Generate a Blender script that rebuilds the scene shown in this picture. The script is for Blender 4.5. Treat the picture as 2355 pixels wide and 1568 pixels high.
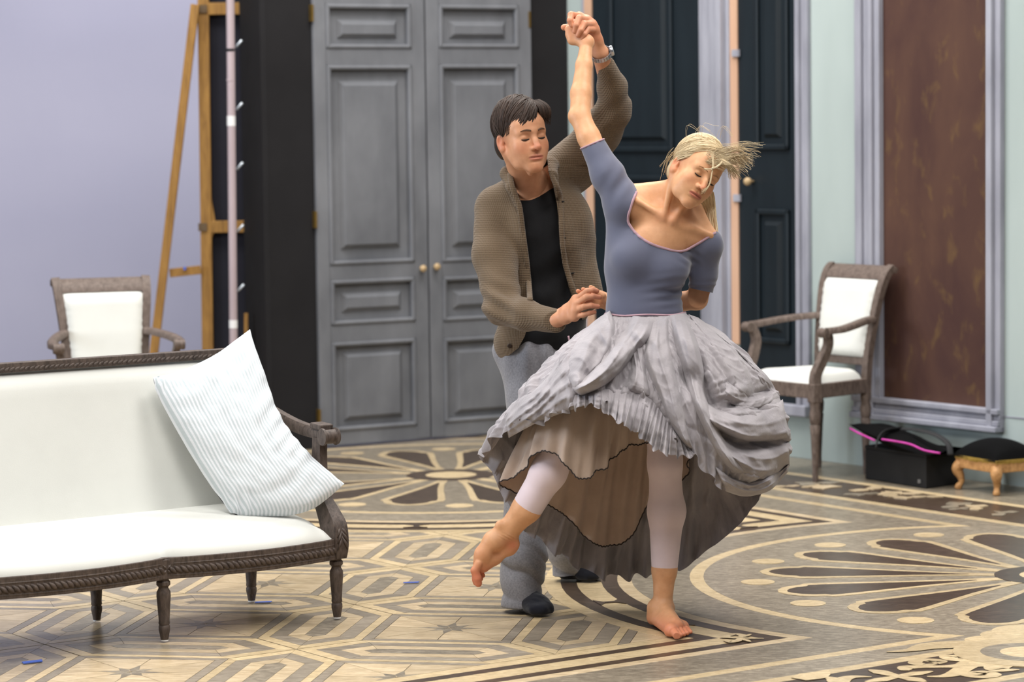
import bpy, bmesh, math, random
import numpy as np
from mathutils import Matrix, Vector, noise as mnoise

for o in list(bpy.data.objects):
    bpy.data.objects.remove(o)
SC = bpy.context.scene
COL = SC.collection
rnd = random.Random(7)

# ------------------------------------------------------------------ camera
FPX, YH, ROLL, CAMH = 6500.0, 280.0, 0.013, 1.65     # focal length in px of the 2355 wide frame, horizon row, roll, height
PITCH = math.atan((784 - YH) / FPX)
cp, sp = math.cos(PITCH), math.sin(PITCH)
cr, sr = math.cos(ROLL), math.sin(ROLL)
cam_d = bpy.data.cameras.new('camera')
cam_d.sensor_width = 36.0
cam_d.lens = 36.0 * FPX / 2355.0
cam_d.clip_start, cam_d.clip_end = 0.1, 100
cam = bpy.data.objects.new('camera', cam_d); COL.objects.link(cam)
UPV, RTV, FWV = Vector((0, sp, cp)), Vector((1, 0, 0)), Vector((0, cp, -sp))
cx_ = RTV * cr - UPV * sr
cy_ = RTV * sr + UPV * cr
cz_ = -FWV
cam.matrix_world = Matrix(((cx_.x, cy_.x, cz_.x, 0), (cx_.y, cy_.y, cz_.y, 0), (cx_.z, cy_.z, cz_.z, CAMH), (0, 0, 0, 1)))
SC.camera = cam
cam_d.dof.use_dof = True
cam_d.dof.focus_distance = 9.25
cam_d.dof.aperture_fstop = 3.2

# ------------------------------------------------------------------ world, lights, exposure
SC.view_settings.view_transform = 'Standard'
SC.view_settings.look = 'None'
SC.view_settings.gamma = 1.0
SC.view_settings.use_curve_mapping = False
SC.view_settings.exposure = -0.74
wd = bpy.data.worlds.new('room_air'); SC.world = wd
wd.use_nodes = True
wd.node_tree.nodes['Background'].inputs[0].default_value = (0.93, 0.96, 1.0, 1)
wd.node_tree.nodes['Background'].inputs[1].default_value = 0.20
def area_light(name, loc, size, energy, col, target=None):
    d = bpy.data.lights.new(name, 'AREA'); d.shape = 'RECTANGLE'; d.size, d.size_y = size
    d.energy = energy; d.color = col
    o = bpy.data.objects.new(name, d); COL.objects.link(o); o.location = loc
    if target is not None:
        o.rotation_euler = (Vector(target) - Vector(loc)).to_track_quat('-Z', 'Y').to_euler()
    return o
# the hall's ceiling lamps plus an added frontal fill, second in the list: one height, one colour, one strength, all shining straight down, far above the top of the picture
HALL = (1.0, 0.97, 0.93)
for lx_, ly_ in ((-2.6, 7.0), (0.6, 4.2), (2.6, 8.2), (-2.4, 12.6), (0.8, 12.2)):
    area_light('lamp_and_fill_offscreen', (lx_, ly_, 5.6), (3.0, 2.0), 430, HALL)
# cool daylight that reaches the dancers' left-hand edges: window in the hall's side wall
area_light('window_left_offscreen', (-7.6, 8.4, 2.6), (3.0, 2.6), 520, (0.80, 0.88, 1.0), (0.0, 8.4, 2.2))

# ------------------------------------------------------------------ pixel rays
def ray(px, py):
    x, y = px - 1177.5, py - 784.0
    xr, yr = cr * x - sr * y, sr * x + cr * y
    return Vector((xr, FPX * cp - yr * sp, -FPX * sp - yr * cp))
def W(px, py, Y):
    d = ray(px, py); t = Y / d.y
    return Vector((d.x * t, Y, CAMH + d.z * t))
def G(px, py, z=0.0):
    d = ray(px, py); t = (z - CAMH) / d.z
    return Vector((d.x * t, d.y * t, z))
def onplane(px, py, p0, n):
    d = ray(px, py); o = Vector((0, 0, CAMH)); t = (Vector(p0) - o).dot(n) / d.dot(n)
    return o + d * t

# ------------------------------------------------------------------ materials
def lin(c):
    r = []
    for v in c:
        v = v / 255.0
        r.append(v / 12.92 if v <= 0.04045 else ((v + 0.055) / 1.055) ** 2.4)
    return r
MATS = {}
class NT:
    def __init__(s, name):
        s.m = bpy.data.materials.new(name); s.m.use_nodes = True
        s.t = s.m.node_tree; s.b = s.t.nodes['Principled BSDF']
    def n(s, typ, **kw):
        nd = s.t.nodes.new('ShaderNode' + typ)
        for k, v in kw.items(): setattr(nd, k, v)
        return nd
    def l(s, a, b): s.t.links.new(a, b)
    def coord(s, kind='Object', scale=(1, 1, 1), rot=(0, 0, 0)):
        if kind == 'World':
            src = s.n('NewGeometry').outputs['Position']
        else:
            src = s.n('TexCoord').outputs[kind]
        mp = s.n('Mapping'); mp.inputs['Scale'].default_value = scale; mp.inputs['Rotation'].default_value = rot
        s.l(src, mp.inputs['Vector']); return mp.outputs['Vector']
    def noise(s, vec, scale, detail=4, rough=0.55, dist=0.0):
        nd = s.n('TexNoise'); nd.inputs['Scale'].default_value = scale; nd.inputs['Detail'].default_value = detail
        nd.inputs['Roughness'].default_value = rough; nd.inputs['Distortion'].default_value = dist
        s.l(vec, nd.inputs['Vector']); return nd.outputs['Fac']
    def ramp(s, fac, stops):
        r = s.n('ValToRGB'); e = r.color_ramp.elements
        while len(e) < len(stops): e.new(0.5)
        for i, (p, c) in enumerate(stops):
            e[i].position = p; e[i].color = (*lin(c), 1)
        s.l(fac, r.inputs['Fac']); return r.outputs['Color']
    def mix(s, a, b, fac, mode='MIX'):
        m = s.n('Mix', data_type='RGBA', blend_type=mode)
        for sock, v in ((m.inputs[6], a), (m.inputs[7], b), (m.inputs[0], fac)):
            if isinstance(v, (int, float)): sock.default_value = v
            elif isinstance(v, (tuple, list)): sock.default_value = (*lin(v), 1)
            else: s.l(v, sock)
        return m.outputs[2]
    def bump(s, h, strength=0.3, dist=0.01):
        b = s.n('Bump'); b.inputs['Strength'].default_value = strength; b.inputs['Distance'].default_value = dist
        s.l(h, b.inputs['Height']); s.l(b.outputs['Normal'], s.b.inputs['Normal'])
    def col(s, c):
        if isinstance(c, (tuple, list)): s.b.inputs['Base Color'].default_value = (*lin(c), 1)
        else: s.l(c, s.b.inputs['Base Color'])
    def done(s, rough=0.6, spec=0.4, sheen=0.0, metal=0.0):
        s.b.inputs['Roughness'].default_value = rough
        s.b.inputs['Specular IOR Level'].default_value = spec
        if sheen: s.b.inputs['Sheen Weight'].default_value = sheen
        s.b.inputs['Metallic'].default_value = metal
        return s.m
def plain(name, c, rough=0.6, var=14, nscale=6.0, bump=0.0, bscale=60.0, spec=0.4, sheen=0.0, metal=0.0, kind='Object', stretch=(1, 1, 1)):
    """a base colour broken up by soft noise, with optional fine relief"""
    t = NT(name); v = t.coord(kind, stretch)
    f = t.noise(v, nscale)
    lo = [max(0, x - var) for x in c]; hi = [min(255, x + var) for x in c]
    t.col(t.ramp(f, [(0.3, lo), (0.7, hi)]))
    if bump: t.bump(t.noise(v, bscale, 3), bump, 0.004)
    return t.done(rough, spec, sheen, metal)
def wood(name, c, dark, rough=0.5, stretch=(1, 1, 8), scale=12, bump=0.25, kind='Object', spec=0.35):
    t = NT(name); v = t.coord(kind, stretch)
    f = t.noise(v, scale, 6, 0.65, 0.6)
    t.col(t.ramp(f, [(0.3, dark), (0.62, c)]))
    t.bump(f, bump, 0.004)
    return t.done(rough, spec)

# ------------------------------------------------------------------ mesh building
class MB:
    def __init__(s): s.v, s.f = [], []
    def add(s, vs, fs):
        b = len(s.v); s.v += [tuple(v) for v in vs]; s.f += [tuple(b + i for i in f) for f in fs]; return s
    def box(s, c, sz, R=None, taper=None):
        hx, hy, hz = sz[0] / 2, sz[1] / 2, sz[2] / 2
        vs = []
        for z in (-hz, hz):
            k = taper if (taper and z > 0) else 1
            for x, y in ((-hx, -hy), (hx, -hy), (hx, hy), (-hx, hy)):
                p = Vector((x * k, y * k, z))
                if R is not None: p = R @ p
                vs.append(Vector(c) + p)
        return s.add(vs, [(3, 2, 1, 0), (4, 5, 6, 7), (0, 1, 5, 4), (1, 2, 6, 5), (2, 3, 7, 6), (3, 0, 4, 7)])
    def bar(s, a, b, w, h, up=(0, 0, 1), ext=0.0):
        a, b = Vector(a), Vector(b); d = (b - a); L = d.length + 2 * ext; d.normalize()
        sd = d.cross(Vector(up)).normalized(); u = sd.cross(d)
        R = Matrix((d, sd, u)).transposed()
        return s.box((a + b) / 2, (L, w, h), R)
    def prism(s, poly, z0, z1):
        n = len(poly)
        vs = [(p[0], p[1], z0) for p in poly] + [(p[0], p[1], z1) for p in poly]
        ar = sum(poly[i][0] * poly[(i + 1) % n][1] - poly[(i + 1) % n][0] * poly[i][1] for i in range(n))
        up = list(range(n, 2 * n)); lo = list(range(n))[::-1]
        sd = [(i, (i + 1) % n, n + (i + 1) % n, n + i) for i in range(n)]
        if ar < 0: up = up[::-1]; lo = lo[::-1]; sd = [f[::-1] for f in sd]
        return s.add(vs, [tuple(up), tuple(lo)] + sd)
    def tube(s, path, rad, n=8, cap=True, flat=None):
        """round (or flattened) tube through points; rad number or list"""
        P = [Vector(p) for p in path]; m = len(P)
        R = rad if isinstance(rad, (list, tuple)) else [rad] * m
        t0 = (P[1] - P[0]).normalized()
        ref = Vector((0, 0, 1)) if abs(t0.z) < 0.9 else Vector((1, 0, 0))
        u = t0.cross(ref).normalized(); vs = []
        for i in range(m):
            t = (P[min(i + 1, m - 1)] - P[max(i - 1, 0)])
            if t.length < 1e-9: t = t0
            t.normalize()
            u = (u - t * u.dot(t)); u.normalize(); w = t.cross(u)
            r = R[i] if isinstance(R[i], (tuple, list)) else (R[i], R[i])
            for k in range(n):
                a = 2 * math.pi * k / n
                vs.append(P[i] + u * (math.cos(a) * r[0]) + w * (math.sin(a) * r[1]))
        fs = []
        for i in range(m - 1):
            for k in range(n):
                k2 = (k + 1) % n
                fs.append((i * n + k, i * n + k2, (i + 1) * n + k2, (i + 1) * n + k))
        if cap:
            fs.append(tuple(range(n))[::-1]); fs.append(tuple((m - 1) * n + k for k in range(n)))
        return s.add(vs, fs)
    def lathe(s, prof, o=(0, 0, 0), n=16, R=None):
        vs = []
        for r, z in prof:
            for k in range(n):
                a = 2 * math.pi * k / n; p = Vector((r * math.cos(a), r * math.sin(a), z))
                if R is not None: p = R @ p
                vs.append(Vector(o) + p)
        m = len(prof); fs = []
        for i in range(m - 1):
            for k in range(n):
                k2 = (k + 1) % n
                fs.append((i * n + k, i * n + k2, (i + 1) * n + k2, (i + 1) * n + k))
        fs.append(tuple(range(n))[::-1]); fs.append(tuple((m - 1) * n + k for k in range(n)))
        return s.add(vs, fs)
    def grid(s, P, closeu=False):
        """P[i][j] points -> quad sheet"""
        a, b = len(P), len(P[0]); vs = [p for r in P for p in r]; fs = []
        for i in range(a - (0 if closeu else 1)):
            for j in range(b - 1):
                i2 = (i + 1) % a
                fs.append((i * b + j, i2 * b + j, i2 * b + j + 1, i * b + j + 1))
        return s.add(vs, fs)
    def sweep(s, path, prof, up=(0, 0, 1), closed=False, scale=None):
        """closed profile [(side,up)] swept along path keeping 'up'"""
        P = [Vector(p) for p in path]; m = len(P); n = len(prof); U = Vector(up); vs = []
        for i in range(m):
            t = P[min(i + 1, m - 1)] - P[max(i - 1, 0)]
            if closed: t = P[(i + 1) % m] - P[i - 1]
            t.normalize(); sd = t.cross(U).normalized(); u = sd.cross(t)
            k = 1 if scale is None else scale[i]
            for a, b in prof: vs.append(P[i] + sd * a * k + u * b * k)
        fs = []
        for i in range(m if closed else m - 1):
            i2 = (i + 1) % m
            for k in range(n):
                k2 = (k + 1) % n
                fs.append((i * n + k, i2 * n + k, i2 * n + k2, i * n + k2))
        if not closed:
            fs.append(tuple(range(n))); fs.append(tuple((m - 1) * n + k for k in range(n))[::-1])
        return s.add(vs, fs)

def spline(pts, n=8, closed=False):
    """Catmull-Rom through points"""
    P = [np.array(p, float) for p in pts]; m = len(P); out = []
    rng = range(m) if closed else range(m - 1)
    for i in rng:
        if closed: a, b, c, d = P[i - 1], P[i], P[(i + 1) % m], P[(i + 2) % m]
        else: a, b, c, d = P[max(i - 1, 0)], P[i], P[i + 1], P[min(i + 2, m - 1)]
        for k in range(n):
            t = k / n
            out.append(0.5 * ((2 * b) + (-a + c) * t + (2 * a - 5 * b + 4 * c - d) * t * t + (-a + 3 * b - 3 * c + d) * t ** 3))
    if not closed: out.append(P[-1])
    return [tuple(p) for p in out]

def root(name, loc, label=None, cat=None, group=None, rz=0.0, kind=None):
    o = bpy.data.objects.new(name, None); COL.objects.link(o); o.location = loc; o.rotation_euler = (0, 0, rz)
    o.empty_display_size = 0.1
    tag(o, label, cat, group, kind); return o
def tag(o, label=None, cat=None, group=None, kind=None):
    if label: o['label'] = label
    if cat: o['category'] = cat
    if group: o['group'] = group
    if kind: o['kind'] = kind
    return o
def base_of(p):
    """world location of the empty that heads a chain of parts"""
    while p is not None and p.parent is not None: p = p.parent
    return Vector(p.location) if p is not None else Vector((0, 0, 0))
def obj(name, mb, mat, parent=None, smooth=False, local=False, auto=None, label=None, merge=False, bevel=0.0, subsurf=0, uv=None):
    me = bpy.data.meshes.new(name)
    v, f = (mb.v, mb.f) if isinstance(mb, MB) else mb
    if parent is not None and not local:
        b = base_of(parent); v = [(p[0] - b.x, p[1] - b.y, p[2] - b.z) for p in v]
    me.from_pydata([tuple(p) for p in v], [], [tuple(q) for q in f])
    if merge or bevel:
        bm = bmesh.new(); bm.from_mesh(me)
        if merge: bmesh.ops.remove_doubles(bm, verts=bm.verts, dist=1e-5)
        bmesh.ops.recalc_face_normals(bm, faces=bm.faces); bm.to_mesh(me); bm.free()
    me.update()
    if smooth: me.polygons.foreach_set('use_smooth', [True] * len(me.polygons))
    for m in (mat if isinstance(mat, (list, tuple)) else [mat]): me.materials.append(m)
    o = bpy.data.objects.new(name, me); COL.objects.link(o)
    if parent is not None: o.parent = parent
    if auto is not None and smooth:
        me.set_sharp_from_angle(angle=math.radians(auto))
    if bevel:
        md = o.modifiers.new('bevel', 'BEVEL'); md.width = bevel; md.segments = 2; md.limit_method = 'ANGLE'; md.angle_limit = math.radians(40)
    if subsurf:
        md = o.modifiers.new('subdivision', 'SUBSURF'); md.levels = md.render_levels = subsurf
    if label: o['label'] = label
    return o
def copy_tree(o, parent=None):
    c = o.copy(); COL.objects.link(c); c.parent = parent
    for ch in list(o.children): copy_tree(ch, c)
    return c
def lerp(a, b, t): return a + (b - a) * t
# ================================================================== FLOOR
def floor_wood(name, c, dk, rough, stretch, seed):
    t = NT(name); v = t.coord('World', stretch, (0, 0, seed))
    oi = t.n('ObjectInfo')
    ad = t.n('VectorMath', operation='ADD'); t.l(v, ad.inputs[0])
    cm = t.n('CombineXYZ'); sc_ = t.n('Math', operation='MULTIPLY'); sc_.inputs[1].default_value = 37.0
    t.l(oi.outputs['Random'], sc_.inputs[0]); t.l(sc_.outputs[0], cm.inputs[2]); t.l(cm.outputs[0], ad.inputs[1])
    f = t.noise(ad.outputs[0], 5.0, 6, 0.7, 0.8)
    f2 = t.noise(ad.outputs[0], 1.1, 3, 0.5)
    base = t.ramp(f, [(0.36, [x * 0.90 for x in dk]), (0.47, dk), (0.60, c)])
    br = t.n('MapRange'); br.inputs['To Min'].default_value = 0.86; br.inputs['To Max'].default_value = 1.1
    t.l(oi.outputs['Random'], br.inputs['Value'])
    mm = t.n('Math', operation='MULTIPLY'); t.l(br.outputs[0], mm.inputs[0])
    br2 = t.n('MapRange'); br2.inputs['To Min'].default_value = 0.82; br2.inputs['To Max'].default_value = 1.18
    t.l(f2, br2.inputs['Value']); t.l(br2.outputs[0], mm.inputs[1])
    vm = t.n('VectorMath', operation='SCALE'); t.l(base, vm.inputs[0]); t.l(mm.outputs[0], vm.inputs['Scale'])
    t.l(vm.outputs[0], t.b.inputs['Base Color'])
    t.bump(f, 0.08, 0.002)
    return t.done(rough, 0.45)
M_LIGHT = floor_wood('floor_maple', (203, 184, 153), (184, 163, 130), 0.30, (3, 14, 1), 0.6)
M_LIGHT2 = floor_wood('floor_birch', (209, 189, 152), (190, 168, 130), 0.30, (6, 20, 1), 0.6)
M_GREY = floor_wood('floor_grey_oak', (156, 145, 129), (132, 121, 106), 0.31, (4, 22, 1), 0.5)
M_GREYB = floor_wood('floor_silver_oak', (156, 145, 127), (122, 112, 97), 0.31, (5, 18, 1), 0.9)
M_DARK = floor_wood('floor_walnut', (86, 71, 58), (62, 50, 41), 0.29, (4, 24, 1), 0.55)
M_JOINT = plain('floor_joint', (66, 57, 48), 0.6, 10)
Z_BASE = -0.006
floor = obj('floor', MB().box((0, 11, -0.056), (16, 16, 0.1)), M_JOINT); tag(floor, kind='structure')
FA = math.radians(-9.7)
E1, E2 = Vector((math.cos(FA), math.sin(FA), 0)), Vector((-math.sin(FA), math.cos(FA), 0))
C1, C2 = Vector((1.935, 10.068, 0)), Vector((-0.295, 13.20, 0))
NB, NB2 = Vector((0.578, -0.816, 0)), Vector((0.816, 0.578, 0))
def proj(p):
    d = Vector((p[0], p[1], p[2] if len(p) > 2 else 0)) - Vector((0, 0, CAMH))
    a, b, c = d.dot(cx_), d.dot(cy_), d.dot(FWV)
    return 1177.5 + FPX * a / c, 784 - FPX * b / c
def in_field(p):
    q = Vector((p[0], p[1], 0)) - C1
    return q.length > 1.80 and (Vector((p[0], p[1], 0)) - C2).length > 1.80 and q.dot(NB) < 0.08 and q.dot(NB2) < 0.08
def visible(poly):
    if not any(in_field(p) for p in poly): return False
    for p in poly:
        x, y = proj(p)
        if -220 < x < 2400 and 1120 < y < 1640: return True
    return False
def piece(name, poly, ztop, mat, z0=Z_BASE):
    return obj(name, MB().prism([(p[0], p[1]) for p in poly], z0, ztop), mat, floor)
LAT, SQ = 0.83, 0.2085
S0 = Vector((-1.035, 9.322, 0))
def latt(i, j): return S0 + E1 * (LAT * i) + E2 * (LAT * j)
def hexpoly(h, dg):
    return [(-dg, 0), (-(dg - h), h), (dg - h, h), (dg, 0), (dg - h, -h), (-(dg - h), -h)]
def shrink(poly, g):
    c = sum((Vector(p) for p in poly), Vector((0, 0))) / len(poly); out = []
    n = len(poly)
    for k in range(n):
        a, b, d = Vector(poly[k - 1]), Vector(poly[k]), Vector(poly[(k + 1) % n])
        e1 = (b - a).normalized(); e2 = (d - b).normalized()
        n1 = Vector((-e1.y, e1.x)); n2 = Vector((-e2.y, e2.x))
        if n1.dot(c - b) < 0: n1 = -n1
        if n2.dot(c - b) < 0: n2 = -n2
        m = (n1 + n2); m /= max(0.35, m.dot(m) / 2 + 1e-6)
        out.append(b + m * g)
    return out
ZF = -0.0048
for i in range(-2, 4):
    for j in range(-3, 5):
        c = latt(i, j)
        T = lambda x, y, c=c: c + E1 * x + E2 * y
        # star cell: eight light wedges, grey edging strips, grey eight-point star
        corners = []
        for k in range(8):
            a0, a1 = math.pi / 4 * k, math.pi / 4 * (k + 1)
            e = lambda a: Vector((math.cos(a), math.sin(a))) * (SQ / max(abs(math.cos(a)), abs(math.sin(a))))
            tri = shrink([Vector((0, 0)), e(a0), e(a1)], 0.0014)
            pw = [T(p.x, p.y) for p in tri]
            if visible(pw): piece('star_wedge', pw, ZF, M_LIGHT)
        for k in range(8):
            a = math.pi / 4 * k; r = 0.105 if k % 2 == 0 else 0.078
            kite = [(0.004 * math.cos(a), 0.004 * math.sin(a)), (0.042 * math.cos(a - 0.39), 0.042 * math.sin(a - 0.39)), (r * math.cos(a), r * math.sin(a)), (0.042 * math.cos(a + 0.39), 0.042 * math.sin(a + 0.39))]
            pw = [T(*p) for p in kite]
            if visible(pw): piece('star_point', pw, ZF + 0.0004, M_GREYB)
        for k in range(4):
            cs, sn = math.cos(k * math.pi / 2), math.sin(k * math.pi / 2)
            q = [(-SQ, SQ), (SQ, SQ), (SQ + 0.034, SQ + 0.034), (-SQ - 0.034, SQ + 0.034)]
            q = [(x * cs - y * sn, x * sn + y * cs) for x, y in shrink(q, 0.0009)]
            pw = [T(*p) for p in q]
            if visible(pw): piece('edging_strip', pw, ZF, M_GREY)
        # two stretched hexagons per cell: right of it and above it
        for ori in (0, 1):
            cc = c + (E1 if ori == 0 else E2) * (LAT / 2)
            A, B = (E2, E1) if ori == 0 else (E1, E2)
            H = lambda x, y, cc=cc, A=A, B=B: cc + A * x + B * y
            rings = [(0.1715, 0.412, M_LIGHT2, 'outline_strip'), (0.140, 0.350, M_GREY, 'grey_strip'), (0.086, 0.270, M_LIGHT, 'light_strip'), (0.034, 0.195, M_GREYB, 'core_strip')]
            for ri, (h, dg, mt, nm) in enumerate(rings):
                ho = hexpoly(h, dg)
                if ri == 3:
                    pw = [H(p.x, p.y) for p in shrink(ho, 0.0008)]
                    if visible(pw): piece(nm, pw, ZF, mt)
                    continue
                hi = hexpoly(rings[ri + 1][0], rings[ri + 1][1])
                for k in range(6):
                    q = shrink([ho[k], ho[(k + 1) % 6], hi[(k + 1) % 6], hi[k]], 0.0007)
                    pw = [H(p.x, p.y) for p in q]
                    if visible(pw): piece(nm, pw, ZF, mt)
# stacked medallion plates: disc and straight border of each band, every one a little prouder
def disc(c, r, n=96, a0=0): return [(c.x + r * math.cos(a0 + 2 * math.pi * k / n), c.y + r * math.sin(a0 + 2 * math.pi * k / n)) for k in range(n)]
def strip(N, q0, q1, t0, t1):
    D = Vector((-N.y, N.x, 0))
    return [C1 + N * q0 + D * t0, C1 + N * q1 + D * t0, C1 + N * q1 + D * t1, C1 + N * q0 + D * t1]
bands = [(1.830, 0.070, M_LIGHT2), (1.772, 0.130, M_DARK), (1.715, 0.180, M_LIGHT2), (1.625, 0.270, M_DARK), (1.567, 0.320, M_LIGHT), (1.516, 0.370, M_GREYB),
         (1.305, 0.598, M_LIGHT2), (1.255, 0.650, M_GREYB), (None, 0.793, M_LIGHT2), (None, 0.850, M_DARK), (None, 1.196, M_LIGHT2), (None, 1.250, M_GREYB)]
z = ZF + 0.0006
for bi, (r, q, mt) in enumerate(bands):
    q1 = bands[bi + 1][1] if bi + 1 < len(bands) else 2.4
    q1 = max(q1, 0.66) if bi < 7 else q1
    piece('border_band', strip(NB, q, q1 + 0.002 if bi > 7 else q1, -3.6, 2.2), z, mt)
    piece('border_band', strip(NB2, q, q1 + 0.002 if bi > 7 else q1, -2.2, 3.6), z + 0.00006, mt)
    if r:
        piece('ring_band', disc(C1, r), z + 0.00012, mt)
        piece('ring_band', disc(C2, r), z + 0.00018, mt)
    z += 0.0003
ZM = z
# gaps that split the cream panels of the band
for c0, angs in ((C1, (188, 205, 222, 154, 137)), (C2, (292, 308, 276, 258))):
    for a in angs:
        a = math.radians(a - 9.7); d = Vector((math.cos(a), math.sin(a), 0)); s = Vector((-d.y, d.x, 0))
        pts = [d * 1.715 + s * 0.05, d * 1.69 + s * 0.012, d * 1.65 + s * 0.012, d * 1.625 + s * 0.05, d * 1.625 - s * 0.05, d * 1.65 - s * 0.012, d * 1.69 - s * 0.012, d * 1.715 - s * 0.05]
        piece('panel_divider', [c0 + p for p in pts], z + 0.0001, M_DARK)
# rosette: 14 petals, 14 spots, hub
prof_o = [(0.16, 0.020), (0.35, 0.036), (0.55, 0.072), (0.72, 0.110), (0.84, 0.136), (0.905, 0.143), (0.925, 0.124), (0.965, 0.116), (1.01, 0.090), (1.04, 0.050), (1.056, 0.0)]
prof_i = [(0.30, 0.004), (0.50, 0.034), (0.70, 0.074), (0.84, 0.102), (0.90, 0.108), (0.915, 0.088), (0.955, 0.080), (0.99, 0.058), (1.012, 0.030), (1.022, 0.0)]
def petal(c0, a, prof):
    d = Vector((math.cos(a), math.sin(a), 0)); s = Vector((-d.y, d.x, 0))
    up = [c0 + d * r + s * w for r, w in prof]; dn = [c0 + d * r - s * w for r, w in prof[-2::-1]]
    return up + dn
for c0 in (C1, C2):
    for k in range(14):
        a = math.pi + FA + 2 * math.pi * (k + (0.5 if c0 is C2 else 0)) / 14
        tp = proj(c0 + Vector((math.cos(a), math.sin(a), 0)) * 0.9)
        if not (600 < tp[0] < 2800): continue
        piece('petal_outline', petal(c0, a, prof_o), ZM, M_LIGHT2)
        piece('petal', petal(c0, a, prof_i), ZM + 0.0003, M_DARK)
        m = a + math.pi / 14
        piece('spot', disc(c0 + Vector((math.cos(m), math.sin(m), 0)) * 1.069, 0.061, 28), ZM, M_LIGHT2)
    piece('hub', disc(c0, 0.21, 28), ZM + 0.0004, M_DARK)
    piece('hub_disc', disc(c0, 0.12, 24), ZM + 0.0007, M_LIGHT2)
# scrollwork of the dark border, drawn as tapering strokes
SN = [0]
def stroke(px, ws, zt, name='scroll', mat=None, n=6):
    SN[0] += 1; zt = zt + 0.00004 * SN[0]
    sp_ = spline([(*G(*p)[:2], 0) for p in px], n); m = len(sp_)
    wi = np.interp(np.linspace(0, 1, m), np.linspace(0, 1, len(ws)), ws)
    L, R = [], []
    for i in range(m):
        t = Vector(sp_[min(i + 1, m - 1)]) - Vector(sp_[max(i - 1, 0)]); t.normalize(); s = Vector((-t.y, t.x, 0))
        L.append(Vector(sp_[i]) + s * wi[i]); R.append(Vector(sp_[i]) - s * wi[i])
    mb = MB(); mb.add([(p.x, p.y, zt) for p in L] + [(p.x, p.y, zt) for p in R], [(i, m + i, m + i + 1, i + 1) for i in range(m - 1)])
    mb.add([(p.x, p.y, zt - 0.001) for p in L] + [(p.x, p.y, zt - 0.001) for p in R], [(i + 1, m + i + 1, m + i, i) for i in range(m - 1)])
    o = obj(name, mb, mat or M_LIGHT2, floor)
    return o
cc4 = lambda l: [(1900 + x / 5.176, 1440 + y / 5.176) for x, y in l]
ZS = ZM + 0.0008
for l, w in (([(940, 525), (960, 490), (1150, 480), (1400, 478), (1600, 468), (1780, 440), (1900, 420)], [.012, .03, .018, .016, .03, .06, .03]),
             ([(1330, 440), (1180, 460), (1060, 435), (1100, 405), (1220, 400), (1330, 415), (1260, 432)], [.004, .02, .022, .02, .022, .03, .03]),
             ([(1580, 350), (1460, 360), (1500, 390), (1650, 402), (1850, 400), (1900, 430), (1830, 470)], [.004, .03, .024, .02, .022, .05, .04]),
             ([(1200, 597), (1400, 592), (1540, 560), (1620, 510), (1700, 470)], [.004, .018, .03, .03, .03]),
             ([(1600, 560), (1740, 595), (1900, 600), (2000, 578), (1930, 548), (1800, 555), (1850, 572)], [.02, .016, .02, .022, .02, .03, .02]),
             ([(1900, 430), (2050, 430), (2110, 460), (2030, 490), (2060, 518), (2300, 515)], [.03, .024, .03, .04, .03, .004]),
             ([(510, 515), (650, 545), (860, 595), (1050, 630), (1180, 662)], [.004, .028, .014, .028, .006]),
             ([(1270, 535), (1080, 560), (860, 595), (650, 635), (470, 662)], [.004, .026, .014, .026, .006]),
             ([(0, 600), (120, 640), (160, 700)], [.006, .03, .03]), ([(540, 602), (330, 600), (200, 630), (150, 690)], [.004, .018, .026, .03])):
    stroke(cc4(l), w, ZS)
for (x, y, r) in ((1740, 205, 0.052), (1930, 165, 0.075), (2210, 105, 0.10), (2420, 60, 0.12)):
    p = G(*cc4([(x, y)])[0]); SN[0] += 1; piece('pearl', disc(p, r, 28), ZS + 0.00004 * SN[0], M_LIGHT2)
pc = G(*cc4([(2420, 310)])[0])
for r, mt, dz in ((0.235, M_LIGHT2, 0.0002), (0.15, M_GREYB, 0.0005), (0.09, M_LIGHT2, 0.0008)): piece('roundel', disc(pc, r, 40), ZS + 0.0008 + dz, mt)
stroke(cc4([(720, 305), (1000, 285), (1250, 235), (1600, 215), (1750, 225)]), [.004, .02, .05, .06, .05], ZS)
stroke(cc4([(-330, 628), (-160, 590), (-60, 560), (10, 520)]), [.03, .05, .03, .004], ZS)
# fleur-de-lis at the tip of the star field
for l, w in (([(1660, 1464), (1700, 1467), (1757, 1468)], [.02, .012, .012, .003]), ([(1672, 1463), (1690, 1458), (1708, 1461), (1700, 1465)], [.008, .012, .014, .006]),
             ([(1668, 1471), (1680, 1476), (1696, 1473), (1700, 1468)], [.008, .012, .014, .006]), ([(1700, 1465), (1716, 1462), (1727, 1458)], [.01, .01, .003]), ([(1700, 1469), (1716, 1472), (1726, 1476)], [.01, .01, .003])):
    stroke(l, w, ZS, 'fleur')
# dark and pale scrollwork of the far border
for i in range(70):
    t = rnd.uniform(-1.6, 2.6); q = rnd.uniform(0.89, 1.17)
    D = Vector((-NB2.y, NB2.x, 0)); p = C1 + NB2 * q + D * t
    a = rnd.uniform(0, 6.28); d = Vector((math.cos(a), math.sin(a), 0)); s = Vector((-d.y, d.x, 0)); L = rnd.uniform(0.05, 0.12)
    piece('scroll_leaf', [p + (d * math.cos(w_) + s * math.sin(w_)) * L * (0.55 + 0.45 * math.sin(2.3 * w_ + i)) for w_ in [k_ * 0.5236 for k_ in range(12)]], ZS + 0.00004 * i, M_LIGHT if i % 3 else M_GREYB)
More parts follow.
